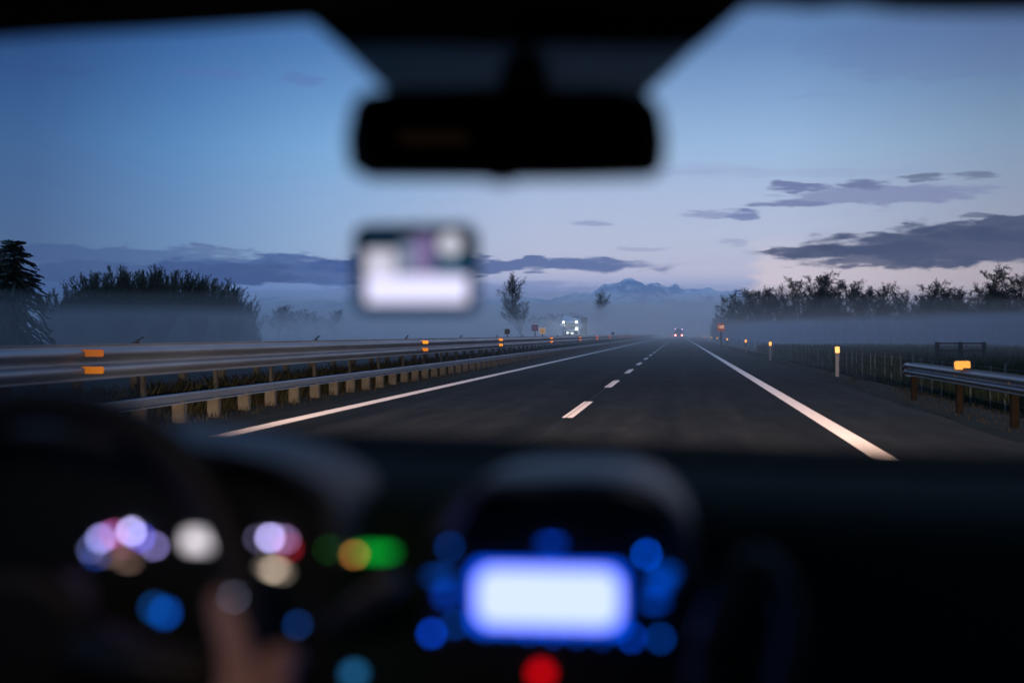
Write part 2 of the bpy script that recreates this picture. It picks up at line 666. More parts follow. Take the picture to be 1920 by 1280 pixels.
BX = -7.05
g1 = empty('guard_rail', (BX, 60, 0), 'long double wave steel guard rail with orange reflectors left of the road', 'guard rail')
beam(BX + .02, .76, 1.16, 3, 520, 1).build('beam', M_galv, g1, smooth=True)
m = MB()
m.box((BX + .02, 261, .40), (.10, 518, .115)).build('lower_rail', M_galv, g1, bevel=.02)
MB().box((BX + .03, 261, .325), (.13, 518, .014)).build('rail_lip', mat('bright_steel', (.5, .52, .56), .3, .6), g1)
ys1 = [5.9 + 1.52 * i for i in range(300)]
posts(g1, BX - .02, ys1, .40, w=.12, d=.17, mat_=M_galvd)
for y in ys1[:50:2]:
    MB().box((BX - .16, y + .5, .55), (.05, .09, 1.1)).build('rear_post', mat('dark_rear_post', (.025, .021, .016), .85, var=.4, scale=6), g1)
bar_px = [160, 793, 936, 1032, 1086, 1118, 1142, 1160, 1172, 1181, 1188, 1194]
for i, px in enumerate(bar_px):
    y = YX(px, BX + .1)
    hot = i in (0, 1, 2, 3, 4)
    for j, z in enumerate((1.075, .875)):
        w = .40 if i == 0 else .24
        q = MB()
        q.rbox((BX + .125, y, z), (w, .02, .085), .02, 2)
        wgt = .32e-4 * min(y, 130) ** 1.75 * (.45 if (i == 0 and j == 0) or (i == 1 and j == 1) else 1)
        colr = (1, .27 if i == j == 0 else .38, .012) if i < 3 else (1, .30, .03) if i < 5 else (1, .22, .06)
        o = q.build('reflector', retro('orange_reflector_%d_%d' % (i, j), colr, wgt, .2, (.4, .12, .01)), g1)
        MB().box((BX + .10, y + .016, z), (w * .7, .01, .05)).build('bracket', M_black, o)
# slanted ties on the rail top
m = MB()
for i in range(26):
    y = 18 + 9.3 * i
    m.box((BX - .02, y, 1.215), (.03, .42, .02), Matrix.Rotation(.22, 3, 'X'))
    m.box((BX - .02, y, 1.185), (.03, .03, .04))
m.build('anchor_strip', M_black, g1)

g2 = empty('guard_rail', (-8.35, 60, 0), 'steel guard rail turned to the opposite carriageway, behind the near median rail', 'guard rail')
beam(-8.35, .72, 1.10, 3, 520, -1).build('beam', M_galv, g2, smooth=True)
posts(g2, -8.25, [6.2 + 2.1 * i for i in range(230)], 1.04, mat_=MATS['dark_rear_post'])

# guard rail that starts on the right verge
RX = 4.45
g3 = empty('guard_rail', (RX, 24, 0), 'steel guard rail starting on the right verge with one amber reflector on top', 'guard rail')
y_s = 29.6
m = beam(RX - .02, .51, .75, 6, y_s - 1.2, -1, 2, .06, 1.0)
M_dark = mat('dark_weathered_steel', (.07, .08, .10), .38, .6, var=.3, scale=3, stretch=(1, .2, 1))
m.build('beam', M_dark, g3, smooth=True)
# flared, lowered end terminal
rows = []
for t in frange(0, 1, 7):
    y = y_s - 1.2 + 1.9 * t
    xo = .35 * t * t
    zo = -.10 * t
    pr = [(RX - .02 - .07 * (1 - abs(math.cos(2 * math.pi * k / 12))), 0.51 + .24 * k / 12) for k in range(13)]
    rows.append([Vector((a + xo, y, b + zo)) for a, b in pr] + [Vector((a + xo + .005, y, b + zo)) for a, b in reversed(pr)])
MB().loft(rows, cap=True, closed=True).build('end_terminal', M_dark, g3, smooth=True)
for y in (28.2, 23.7, 19.9, 16.1, 12.3):
    MB().box((RX + .06, y, .30), (.10, .14, .64)).box((RX + .06, y, .012), (.24, .24, .03)).build('post', mat('brown_rusty_post', (.013, .009, .006), .95, spec=.06, var=.4, scale=6), g3, bevel=.01)
    MB().box((RX + .01, y, .60), (.08, .10, .16)).build('spacer', M_galvd, g3)
q = MB().rbox((RX - .03, 23.0, .81), (.24, .02, .135), .03, 3)
o = q.build('reflector', retro('top_rail_reflector', (1, .52, .10), .011, .2, (.2, .06, .006)), g3)
MB().rbox((RX - .03, 23.015, .80), (.27, .02, .165), .03, 3).build('frame', M_black, o)
MB().box((RX - .03, 23.03, .75), (.04, .012, .12)).build('bracket', M_black, o)

# ------------------------------------------------------------------ delineator posts on the right
M_postw = mat('white_marker_post', (.25, .22, .22), .6, var=.2, scale=6)
d0 = empty('delineator_post', (0, 0, 0))
MB().rbox((0, 0, .43), (.11, .05, .86), .015, 2, 'Z').build('post_body', M_postw, d0)
MB().rbox((0, 0, .915), (.135, .06, .17), .02, 2, 'Z').build('post_cap', M_black, d0)
MB().rbox((0, -.035, .865), (.13, .012, .19), .025, 3).build('reflector', M_postw, d0)
rows_ = [(42.8, 4.64), (69, 4.34), (96, 4.43), (128, 4.27), (155, 4.1), (180, 4.05), (205, 4.0), (230, 4.0), (256, 4.0), (282, 4.0), (308, 4.0), (334, 3.9), (360, 3.9)]
ordn = ['first', 'second', 'third', 'fourth', 'fifth', 'sixth', 'seventh', 'eighth', 'ninth', 'tenth', 'eleventh', 'twelfth', 'thirteenth', 'fourteenth', 'fifteenth', 'sixteenth', 'seventeenth', 'eighteenth',
        'nineteenth', 'twentieth', 'twenty-first', 'twenty-second', 'twenty-third', 'twenty-fourth', 'twenty-fifth', 'twenty-sixth', 'twenty-seventh', 'twenty-eighth', 'twenty-ninth', 'thirtieth',
        'thirty-first', 'thirty-second', 'thirty-third', 'thirty-fourth', 'thirty-fifth', 'thirty-sixth', 'thirty-seventh', 'thirty-eighth']
for i, (y, x) in enumerate(rows_):
    o = d0 if i == 0 else copy_tree(d0)
    o.location = (x, y, 0 if x < 4.2 else -.03)
    rf = [q for q in o.children if q.name.startswith('reflector')][0]
    if i:
        rf.data = rf.data.copy()
    rf.data.materials[0] = retro('delineator_reflector_%d' % i, (1, .56, .16), .045e-3 * min(y, 240) ** 1.75, .2, (.6, .5, .3))
    tag(o, '%s white amber-topped marker post beyond the right guard rail, counted towards the horizon' % ordn[i], 'marker post', 'marker posts along the right verge')

# ------------------------------------------------------------------ signs
M_red = retro('red_orange_sign', (1, .24, .10), .085, .25, (.25, .05, .04))
M_num = retro('sign_numerals', (1, .62, .36), .5, .25, (.8, .7, .6))
M_poled = mat('dark_sign_pole', (.03, .035, .04), .5, .3)
y = 138
c = P(1352, 613.5, y)
s = empty('distance_sign', (c.x, y, 0), 'square red sign with three pale numerals on a dark pole right of the road', 'road sign')
MB().rbox(c, (.72, .03, .76), .05, 2).build('sign_plate', M_red, s)
MB().box((c.x, y + .05, (c.z) / 2), (.15, .06, c.z)).build('pole', M_poled, s)
text_mesh('numerals', '105', .40, (c.x, y - .02, c.z + .03), M_num, s)
m = MB()
for dz in (-.36, .36):
    m.box((c.x, y - .02, c.z + dz), (.70, .008, .035))
m.build('border', retro('pale_sign_border', (1, .5, .4), .05, .25, (.5, .25, .22)), s)


def small_sign(px, py, w, h, name, label, cat, plate, centre=None):
    yy = YX(px, -7.5)
    c = P(px, py, yy)
    r = empty(name, (c.x, yy, 0), label, cat)
    W, H = w * yy / F, h * yy / F
    MB().rbox(c, (W, .02, H), .03, 2).build('sign_plate', plate, r)
    if centre:
        MB().rbox(c + Vector((0, -.014, 0)), (W * .6, .006, H * .55), .02, 2).build('symbol_panel', centre, r)
    MB().box((c.x, yy + .03, c.z / 2), (.045, .03, c.z)).build('pole', M_poled, r)


M_blackp = mat('black_sign_back', (.006, .008, .01), .5)
M_pinkp = mat('faded_pink_plate', (.22, .13, .20), .6)
M_pinkc = mat('faded_pink_plate_centre', (.40, .22, .30), .6)
M_cream = retro('cream_reflective_plate', (1, .78, .6), .05, .3, (.7, .6, .5))
M_amberc = retro('amber_plate_centre', (1, .6, .2), .06, .3, (.6, .35, .1))
small_sign(951, 621.5, 10, 10, 'marker_sign', 'small black square sign on the median left of the oncoming truck', 'road sign', M_blackp)
small_sign(1003, 614.5, 12, 12, 'marker_sign', 'dull pink square sign on a thin pole above the median rail', 'road sign', M_pinkp, M_pinkc)
small_sign(1017, 620, 13, 12, 'marker_sign', 'pale amber sign just right of the dull pink sign', 'road sign', M_cream, M_amberc)
small_sign(1149, 625, 5, 5, 'marker_sign', 'tiny black sign on the median beyond the oncoming truck', 'road sign', M_blackp)
small_sign(1175, 626, 6, 6, 'marker_sign', 'tiny pale pink sign far along the median', 'road sign', M_cream)

# ------------------------------------------------------------------ wire fence with thin poles, field gate
M_pole = mat('grey_fence_pole', (.12, .125, .11), .8, var=.4, scale=5)
fx = 7.1
fence = empty('wire_fence', (fx, 60, -.47), 'wire fence on thin pale poles along the field beyond the right verge', 'fence')
fy = [30 + 1.9 * i for i in range(110)]
far_p = MB()
for i, y in enumerate(fy):
    m = far_p if i >= 92 else MB()
    t = random.uniform(-.07, .07)
    x = fx + random.uniform(-.08, .08)
    m.tube([(x, y, -.5), (x + random.uniform(-.03, .03), y + t, .62 + random.uniform(-.08, .06))], .022, 6)
    if i < 92:
        m.build('pole', M_pole, fence)
tag(far_p.build('far_poles', M_pole, fence), kind='stuff')
m = MB()
for z in (-.2, .05, .3, .55):
    m.tube([(fx, y, z + .02 * math.sin(y * 3.3)) for y in fy], .004, 3)
m.build('wire', M_pole, fence)
M_wood = mat('dark_weathered_wood', (.03, .034, .03), .85, var=.4, scale=6, bump=.4)
Yg = 58
gl, gr = P(1757, 642, Yg), P(1845, 642, Yg)
gate = empty('field_gate', ((gl.x + gr.x) / 2, Yg, -.5), 'low dark wooden rail frame on three posts standing in the misty field', 'gate')
for t in (0, .5, 1):
    x = gl.x + (gr.x - gl.x) * t
    MB().box((x, Yg, (gl.z + -.5) / 2), (.16, .14, gl.z + .5 + .04)).build('post', M_wood, gate, bevel=.01)
for z in (gl.z - .03, gl.z - .32):
    MB().box(((gl.x + gr.x) / 2, Yg - .08, z), (gr.x - gl.x + .1, .03, .06)).build('rail', M_wood, gate)


# ------------------------------------------------------------------ trees
def basis(d):
    x = d.cross(Vector((.3, .2, 1)))
    if x.length < .05:
        x = d.cross(Vector((1, 0, 0)))
    x.normalize()
    return x, d.cross(x)


class Tree:
    def __init__(s, seed):
        s.r = random.Random(seed)
        s.trunk, s.crown = MB(), MB()

    def seg(s, m, a, b, ra, rb, n):
        d = (b - a)
        if d.length < 1e-5:
            return
        x, y = basis(d.normalized())
        k = len(m.v)
        for q, r in ((a, ra), (b, rb)):
            for i in range(n):
                w = 2 * math.pi * i / n
                m.v.append(q + (x * math.cos(w) + y * math.sin(w)) * r)
        for i in range(n):
            j = (i + 1) % n
            m.f.append((k + i, k + j, k + n + j, k + n + i))

    def grow(s, p, d, L, r, lev, C):
        rn = s.r
        steps = C['steps'][lev]
        kids = C['kids'][lev] if lev < len(C['kids']) else 0
        start = C['start'][lev] if lev < len(C['start']) else .2
        pts = [(p.copy(), d.copy(), r)]
        m = s.trunk if lev == 0 else s.crown
        for i in range(steps):
            w = C['wob'][lev]
            d = (d + Vector((rn.gauss(0, w), rn.gauss(0, w), rn.gauss(0, w))) + Vector((0, 0, C['up'][lev]))).normalized()
            q = p + d * (L / steps)
            r2 = max(C['rmin'], r * (1 - .82 * (i + 1) / steps) if lev else r * (1 - .75 * (i + 1) / steps))
            s.seg(m, p, q, pts[-1][2], r2, 6 if lev == 0 else 3)
            p = q
            pts.append((p.copy(), d.copy(), r2))
        if lev + 1 >= len(C['steps']):
            return
        for k in range(kids):
            t = start + (1 - start) * (k + rn.random()) / kids
            f = t * steps
            i = min(int(f), steps - 1)
            a, b = pts[i], pts[i + 1]
            q = a[0].lerp(b[0], f - i)
            dd = b[1]
            x, y = basis(dd)
            w = rn.random() * 2 * math.pi
            ang = C['ang'][lev] * rn.uniform(.7, 1.3)
            nd = (dd * math.cos(ang) + (x * math.cos(w) + y * math.sin(w)) * math.sin(ang)).normalized()
            l2 = L * C['ratio'][lev] * rn.uniform(.65, 1.2) * (1 - C['taper'][lev] * t)
            s.grow(q, nd, l2, max(C['rmin'], b[2] * .62), lev + 1, C)


M_bark = mat('dark_bark', (.05, .045, .038), .9, var=.4, scale=4)
M_bark2 = mat('grey_brown_twigs', (.055, .052, .042), .9, var=.3, scale=3)
M_willow = mat('green_grey_shoots', (.045, .055, .035), .9, var=.4, scale=2)
M_needle = mat('dark_needles', (.022, .04, .026), .8, var=.5, scale=2)

BROAD = dict(steps=[9, 6, 5, 4, 3], kids=[16, 9, 8, 6], start=[.22, .2, .15, .1], wob=[.07, .16, .22, .25, .25], up=[.05, .10, .08, .05, .03],
             rmin=.012, ang=[.75, .70, .7, .7], ratio=[.52, .52, .5, .55], taper=[.45, .4, .3, .3])
TALL = dict(BROAD, kids=[15, 7, 6, 3], ang=[.5, .6, .65, .7], ratio=[.40, .5, .5, .5], up=[.04, .16, .1, .05, .03])
FAN = dict(steps=[3, 9, 6, 4, 3], kids=[38, 10, 5, 2], start=[.25, .25, .2, .1], wob=[.05, .05, .10, .15, .2], up=[.02, .03, .06, .05, .03],
           rmin=.03, ang=[.42, .30, .4, .5], ratio=[3.4, .36, .5, .5], taper=[.2, .5, .3, .3])
DENSE = dict(TALL, kids=[30, 9, 6, 3], start=[.12, .15, .15, .1], ang=[.50, .5, .6, .7], ratio=[.46, .5, .5, .5], rmin=.016, full=1)
SHOOTS = dict(steps=[3, 9, 5, 3], kids=[34, 22, 6], start=[.1, .12, .2, .1], wob=[.03, .045, .12, .2], up=[.02, .05, .10, .08],
              rmin=.016, ang=[.42, .42, .5], ratio=[4.2, .20, .5], taper=[.1, .55, .3])


def tree_proto(name, C, H, r, seed, bark, mt):
    t = Tree(seed)
    L = H if C is BROAD or C is TALL or 'full' in C else H * .2
    t.grow(Vector((0, 0, -.1)), Vector((0, 0, 1)), L, r, 0, C)
    top = max(v.z for v in t.trunk.v + t.crown.v)
    k = H / top
    for m in (t.trunk, t.crown):
        m.v = [Vector((v.x * k, v.y * k, v.z * k)) for v in m.v]
    root = empty(name)
    t.trunk.build('trunk', bark, root)
    t.crown.build('crown', mt, root)
    return root


used = set()


def plant(proto, x, y, h, hp, label, group, rz=None, wide=1.0, cat='tree', z=-.5):
    o = proto if proto.name not in used else copy_tree(proto)
    used.add(proto.name)
    k = h / hp
    o.location = (x, y, z)
    o.scale = (k * wide, k * wide, k)
    o.rotation_euler = (0, 0, random.uniform(0, 6.28) if rz is None else rz)
    tag(o, label, cat, group)
    return o


protos = [tree_proto('bare_tree', BROAD, 10, .17, 11, M_bark, M_bark2), tree_proto('bare_tree', BROAD, 10, .15, 22, M_bark, M_bark2),
          tree_proto('bare_tree', TALL, 10, .14, 33, M_bark, M_bark2), tree_proto('bare_tree', TALL, 10, .13, 44, M_bark, M_bark2)]

# treeline to the right of the road: (column, row of the top, distance)
tl = [(1352, 592, 345), (1368, 570, 338), (1386, 549, 325), (1404, 545, 315), (1424, 541, 305), (1446, 541, 296), (1468, 540, 288), (1486, 534, 280), (1506, 520, 272), (1526, 514, 266), (1545, 511, 260),
      (1566, 517, 254), (1584, 526, 248), (1606, 530, 242), (1628, 528, 236), (1650, 533, 230), (1672, 538, 224), (1696, 528, 219), (1716, 540, 214), (1736, 524, 210), (1752, 528, 206), (1774, 542, 201),
      (1796, 545, 197), (1818, 538, 193), (1840, 526, 189), (1862, 522, 186), (1886, 499, 183), (1908, 508, 180), (1932, 512, 176)]
for i, (px, py, y) in enumerate(tl):
    c = P(px, py, y)
    h = c.z + .5
    pr = protos[2 + i % 2] if px in (1696, 1736, 1840) else protos[i % 4]
    if px in (1526, 1545, 1886):
        pr = protos[0]
    plant(pr, c.x, y, h * 1.04, 10, '%s bare tree of the right treeline counted from the road end' % ordn[i], 'trees of the treeline right of the road', wide=1.25 if h > 8 else 1.5)
# second row behind, seen between the first
for i, px in enumerate(range(1375, 1940, 20)):
    y = 350 - (px - 1375) * .24
    c = P(px, 541 - 7 * math.sin(px * .05), y)
    plant(protos[(i * 3 + 1) % 4], c.x, y, c.z + .5, 10, '%s bare tree in the row behind the right treeline from the road end' % ordn[i], 'trees of the row behind the right treeline', wide=1.25)
# undergrowth of the treeline
m = MB()
rb = random.Random(5)
for i in range(16000):
    px = rb.uniform(1335, 1960)
    t = (px - 1345) / 590
    y = 352 - 175 * min(1, max(0, t)) ** .8 + rb.uniform(-6, 10)
    c = P(px, 600, y)
    h = rb.uniform(1.5, 6.2)
    a = Vector((c.x, y, -.5))
    b = a + Vector((rb.gauss(0, .35), rb.gauss(0, .35), h * .6))
    e = b + Vector((rb.gauss(0, .35), rb.gauss(0, .35), h * .4))
    w = .03
    k = len(m.v)
    m.v += [a + Vector((-w, 0, 0)), a + Vector((w, 0, 0)), b + Vector((w * .7, 0, 0)), b - Vector((w * .7, 0, 0)), e]
    m.f += [(k, k + 1, k + 2, k + 3), (k + 3, k + 2, k + 4)]
for i in range(7000):
    px = rb.uniform(92, 488)
    t = abs(px - 290) / 198
    y = 140 + 42 * (px - 92) / 396 + rb.uniform(-4, 8)
    c = P(px, 600, y)
    h = rb.uniform(.8, 4.0) * (1 - .45 * t ** 2)
    a = Vector((c.x, y, -.5))
    b = a + Vector((rb.gauss(0, .25), rb.gauss(0, .25), h * .6))
    e = b + Vector((rb.gauss(0, .25), rb.gauss(0, .25), h * .4))
    w = .03
    k = len(m.v)
    m.v += [a + Vector((-w, 0, 0)), a + Vector((w, 0, 0)), b + Vector((w * .7, 0, 0)), b - Vector((w * .7, 0, 0)), e]
    m.f += [(k, k + 1, k + 2, k + 3), (k + 3, k + 2, k + 4)]
tag(m.build('undergrowth', M_bark2), kind='stuff')

# the dome-shaped thicket on the left
pS = [tree_proto('thicket_tree', dict(SHOOTS, kids=[38, 28, 10]), 8, .2, 51, M_bark, M_willow), tree_proto('thicket_tree', SHOOTS, 8, .2, 62, M_bark, M_willow), tree_proto('thicket_tree', SHOOTS, 8, .2, 73, M_bark, M_willow)]
cl = [(98, 548, 150), (125, 530, 152), (152, 520, 154), (180, 506, 150), (206, 502, 156), (232, 498, 160), (258, 495, 158), (284, 494, 162), (310, 497, 165), (334, 501, 168), (356, 508, 168), (378, 514, 172),
      (402, 517, 175), (420, 534, 178), (438, 546, 180), (456, 560, 182), (472, 580, 186), (140, 560, 140), (220, 545, 142), (300, 542, 145), (370, 548, 150), (430, 575, 160), (115, 540, 158), (165, 518, 162), (195, 508, 166), (245, 502, 168), (272, 500, 170), (322, 503, 174), (345, 508, 176), (390, 522, 178), (412, 532, 182), (446, 556, 186)]
for i, (px, py, y) in enumerate(cl):
    c = P(px, py, y)
    plant(pS[i % 3], c.x, y, c.z + .5, 8, '%s twiggy tree of the dome shaped thicket, counted from the conifer side' % ordn[i] if i < 17 else
          '%s lower tree in front of the dome shaped thicket, from the conifer side' % ordn[i - 17] if i < 22 else '%s tree in the back row of the dome shaped thicket, from the conifer side' % ordn[i - 22], 'trees of the dome shaped thicket', wide=1.15)

# lone bare trees in the middle distance
pF = tree_proto('lone_tree', DENSE, 12, .22, 81, M_bark, M_bark2)
c = P(975, 508, 245)
plant(pF, c.x + .3, 245, c.z + .5, 12, 'lone fan shaped bare tree in the mist left of the oncoming truck', None, rz=.6, wide=1.3)
c = P(1122, 541, 560)
plant(pF, c.x, 560, c.z + .5, 12, 'faint lone bare tree in the mist above the road right of the truck', None, rz=2.1, wide=1.2)
lows = [(1052, 586, 400), (1075, 584, 400), (1030, 586, 390), (1000, 588, 380), (560, 578, 330), (540, 572, 325), (520, 570, 320), (590, 582, 340), (625, 578, 345)]
for i, (px, py, y) in enumerate(lows):
    c = P(px, py, y)
    plant(protos[i % 2], c.x, y, c.z + .5, 10, ('%s low misty tree right of the fan shaped bare tree' if i < 4 else '%s low misty tree right of the dome shaped thicket') % ordn[i if i < 4 else i - 4], 'low trees in the far mist', wide=1.5)


# the conifer at the left edge
def conifer(x, y, h):
    r = empty('conifer', (x, y, -.5), 'dark tall conifer at the left edge of the view', 'tree')
    rr = random.Random(9)
    MB().tube([(x, y, -.5), (x + .1, y, h * .5), (x, y, h - .6)], [.2, .12, .03], 8).build('trunk', M_bark, r)
    m = MB()
    z = 1.0
    while z < h - .1:
        t = 1 - z / h
        L0 = (4.8 * t ** .75 + .35)
        for _ in range(9):
            w = rr.uniform(0, 6.28)
            L = L0 * rr.uniform(.6, 1.15)
            p = Vector((x, y, z - .5 + rr.uniform(-.1, .1)))
            d = Vector((math.cos(w), math.sin(w), .25))
            n = max(3, int(L / .22))
            prev = p
            for i in range(n):
                d = (d + Vector((rr.gauss(0, .08), rr.gauss(0, .08), -.12 if i < n * .7 else .1))).normalized()
                q = prev + d * (L / n)
                sx, sy = basis(d)
                for k in range(9):
                    a = prev.lerp(q, rr.random())
                    e = (sx * rr.choice((-1, 1)) * rr.uniform(.5, 1) + d * .7 + Vector((0, 0, rr.uniform(-.45, .1)))).normalized() * rr.uniform(.2, .5) * (1 - .4 * i / n)
                    s_ = e.cross(Vector((0, 0, 1))).normalized() * .05 + Vector((0, 0, .04))
                    kk = len(m.v)
                    m.v += [a - s_, a + s_, a + e * .6 + s_ * .9, a + e]
                    m.f += [(kk, kk + 1, kk + 2), (kk, kk + 2, kk + 3)]
                prev = q
        z += .20
    m.build('crown', M_needle, r)


c = P(24, 447, 95)
conifer(c.x, 95, c.z + .5)
c = P(-70, 520, 92)
conifer_top = c.z + .5

# ------------------------------------------------------------------ mountains
M_rock = mat('mountain_rock', (.10, .12, .17), .9, spec=.1, scale=.014, col2=(.10, .12, .17))


def snow():
    nt = M_rock.node_tree
    b = nt.nodes['Principled BSDF']
    for n in list(nt.nodes):
        if n.type == 'VALTORGB':
            n.color_ramp.elements[0].position, n.color_ramp.elements[1].position = .44, .52
            n.color_ramp.elements[0].color = (.48, .55, .68, 1)
            n.color_ramp.elements[1].color = (.95, .95, .98, 1)


snow()
from mathutils import noise as mn
m = MB()
rows = []
for j in range(26):
    row = []
    yy = 3000 + j * 36
    for px in range(430, 1470, 5):
        top = 560
        for cx, cy, wd in ((1185, 512, 62), (1150, 519, 60), (1225, 518, 60), (1085, 540, 70), (1300, 528, 80), (1370, 534, 60), (980, 552, 110), (640, 549, 110), (520, 556, 90), (760, 551, 120), (1260, 526, 70)):
            top = min(top, cy + (575 - cy) * (1 - math.exp(-((px - cx) / wd) ** 2)))
        if px < 480:
            top += (480 - px) * .6
        if px > 1400:
            top += (px - 1400) * .5
        c = P(px, top + 6, 3500)
        ridge = max(0, c.z)
        t = j / 25
        k = math.sin(min(1, t / .75) * math.pi / 2) if t < .75 else math.cos((t - .75) / .25 * .8)
        n = mn.fractal(Vector((px * .028, t * 5, 0)), .9, 2.1, 6) * 9 * (.3 + t) + mn.fractal(Vector((px * .11, t * 14, 3)), .9, 2.1, 4) * 2.5
        row.append(Vector((c.x * yy / 3500, yy, max(-1, ridge * k ** 1.3 + n * (.4 + k)))))
    rows.append(row)
m.loft(rows)
tag(m.build('mountains', M_rock, smooth=False), kind='structure')


# ------------------------------------------------------------------ vehicles
M_tyre = mat('tyre_rubber', (.015, .015, .015), .8)
M_wpaint = mat('white_truck_paint', (.80, .80, .82), .35, var=.08)
M_dglass = mat('dark_truck_glass', (.03, .035, .045), .08, spec=.8)
M_grille = mat('dark_grille', (.012, .01, .01), .4, var=.3, scale=3)
M_lamp = glowing('cold_white_lamp', (.9, 1, 1), 14)
M_lamp2 = glowing('cold_white_lamp_dim', (.9, 1, 1), 5)
M_tail = glowing('red_tail_lamp', (1, .16, .14), 40)
M_mark = glowing('pale_marker_lamp', (.75, .5, 1), 7)
M_trail = mat('pale_trailer_side', (.42, .43, .44), .5, var=.1, scale=1)


def oncoming(x, y):
    r = empty('oncoming_truck', (x, y, 0), 'white articulated truck with four bright white lamps coming the other way in the mist', 'truck')
    X0 = x
    # cab: profile lofted across the width
    pr = [(0, .45), (-.02, 1.9), (.35, 2.95), (.9, 3.55), (2.1, 3.8), (2.2, .9), (.6, .45)]
    MB().loft([[Vector((X0 + sx, y + a, b)) for a, b in pr] for sx in (-1.2, -1.1, 1.1, 1.2)], cap=True, closed=True).build('cab', M_wpaint, r, bevel=.05)
    MB().add([(X0 - 1.08, y - .035, 1.95), (X0 + 1.08, y - .035, 1.95), (X0 + 1.0, y + .30, 2.85), (X0 - 1.0, y + .30, 2.85)], [(0, 1, 2, 3)]).build('windscreen', M_dglass, r)
    g = MB().box((X0, y - .04, 1.2), (2.0, .05, .95))
    g = g.build('grille', M_grille, r)
    m = MB()
    for i in range(6):
        m.box((X0, y - .08, .82 + .14 * i), (1.9, .03, .03))
    m.build('grille_bar', mat('red_brown_bar', (.10, .03, .03), .5), g)
    MB().rbox((X0, y - .08, .52), (2.42, .2, .30), .05).build('bumper', M_wpaint, r)
    for sx, z, rr in ((-.98, 2.92, .13), (.80, 2.95, .14)):
        MB().cyl((X0 + sx, y - .10, z), rr, .06, 'Y').build('roof_lamp', M_lamp, r)
        MB().cyl((X0 + sx, y + .02, z), rr * 1.1, .16, 'Y').build('lamp_housing', M_black, r)
    MB().rbox((X0 + .80, y - .10, 2.05), (.34, .06, .22), .06).build('headlight', M_lamp, r)
    MB().rbox((X0 - .42, y - .12, 1.46), (.22, .05, .20), .05).build('headlight', M_lamp2, r)
    MB().rbox((X0 + .22, y - .12, 1.42), (.40, .05, .10), .04).build('headlight', M_lamp2, r)
    for sx in (-1, 1):
        a = MB().rbox((X0 + sx * 1.42, y + .1, 2.5), (.2, .14, .75), .05).build('side_mirror', M_wpaint, r)
        MB().tube([(X0 + sx * 1.18, y + .2, 2.75), (X0 + sx * 1.42, y + .15, 2.8)], .025, 6).build('bracket', M_black, a)
        for yy, xx in ((.9, 1.0), (10.5, 1.05), (11.8, 1.05), (13.1, 1.05)):
            w = MB().cyl((X0 + sx * xx, y + yy, .5), .5, .3, 'X', 20).build('wheel', M_tyre, r)
            MB().cyl((X0 + sx * (xx + .15), y + yy, .5), .28, .04, 'X', 16).build('rim', M_wpaint, w)
    MB().rbox((X0 + .05, y + 9.4, 2.45), (2.5, 13.6, 2.6), .06).build('trailer', M_trail, r)
    MB().box((X0 + .05, y + 9.4, 1.0), (1.2, 13.4, .3)).build('chassis', M_black, r)
    m = MB()
    for i in range(10):
        m.box((X0 + 1.31, y + 3.2 + 1.35 * i, 2.45), (.02, .05, 2.55))
    m.build('side_rib', M_black, r)
    MB().rbox((X0 + .62, y + 1.3, 3.95), (1.1, .9, .5), .2).build('wind_deflector', M_wpaint, r)
    return r


oncoming(P(1070, 610, 196).x, 196)
for sx, z in ((-.9, 2.9), (.8, 2.9), (.8, 2.05)):
    l = bpy.data.lights.new('truck_lamp_beam', 'SPOT')
    l.energy, l.color, l.spot_size, l.spot_blend, l.shadow_soft_size = 160, (.9, .97, 1), R(100), 1, .1
    o = bpy.data.objects.new('truck_lamp_beam', l)
    COL.objects.link(o)
    o.location = (P(1070, 610, 196).x + sx, 195.6, z)
    o.rotation_euler = (R(-86), 0, 0)


def box_truck(x, y):
    r = empty('box_truck', (x, y, 0), 'dark box truck with red tail lamps far ahead in the lane', 'truck')
    MB().rbox((x, y + 2.6, 1.85), (2.4, 5.2, 2.1), .05).build('cargo_box', mat('dark_box_body', (.04, .06, .09), .6), r)
    MB().box((x, y - .02, 1.85), (2.2, .03, 1.9)).build('rear_door', mat('blue_grey_door', (.06, .09, .14), .5), r)
    MB().rbox((x, y + 6.0, 1.35), (2.1, 1.5, 1.7), .2).build('cab', mat('dark_box_body', (0, 0, 0)), r)
    MB().box((x, y - .03, .66), (2.4, .08, .14)).build('bumper', M_black, r)
    for sx in (-1, 1):
        MB().rbox((x + sx * .98, y - .08, .90), (.36, .05, .40), .08).build('tail_light', M_tail, r)
        MB().rbox((x + sx * 1.05, y - .08, 2.72), (.30, .05, .24), .06).build('marker_light', M_mark, r)
        for yy in (1.2, 5.8):
            MB().cyl((x + sx * .95, y + yy, .42), .42, .28, 'X', 18).build('wheel', M_tyre, r)


box_truck(P(1272.5, 625, 430).x, 430)


def far_car(px, y, label):
    c = P(px, 632, y)
    x = c.x
    r = empty('distant_car', (x, y, 0), label, 'car')
    b = mat('dark_car_paint', (.03, .035, .04), .3)
    pr = [(0, .3), (0, .95), (.5, 1.4), (2.2, 1.42), (3.0, .98), (4.1, .85), (4.2, .35)]
    MB().loft([[Vector((x + sx, y + a, q)) for a, q in pr] for sx in (-.85, .85)], cap=True, closed=True).build('body', b, r, bevel=.06)
    for sx in (-.65, .65):
        MB().rbox((x + sx, y - .04, .78), (.26, .05, .14), .04).build('tail_light', M_tail, r)
        for yy in (.8, 3.3):
            MB().cyl((x + sx * 1.15, y + yy, .31), .31, .2, 'X', 16).build('wheel', M_tyre, r)


far_car(1258, 620, 'tiny car with red tail lamps farther ahead than the box truck')

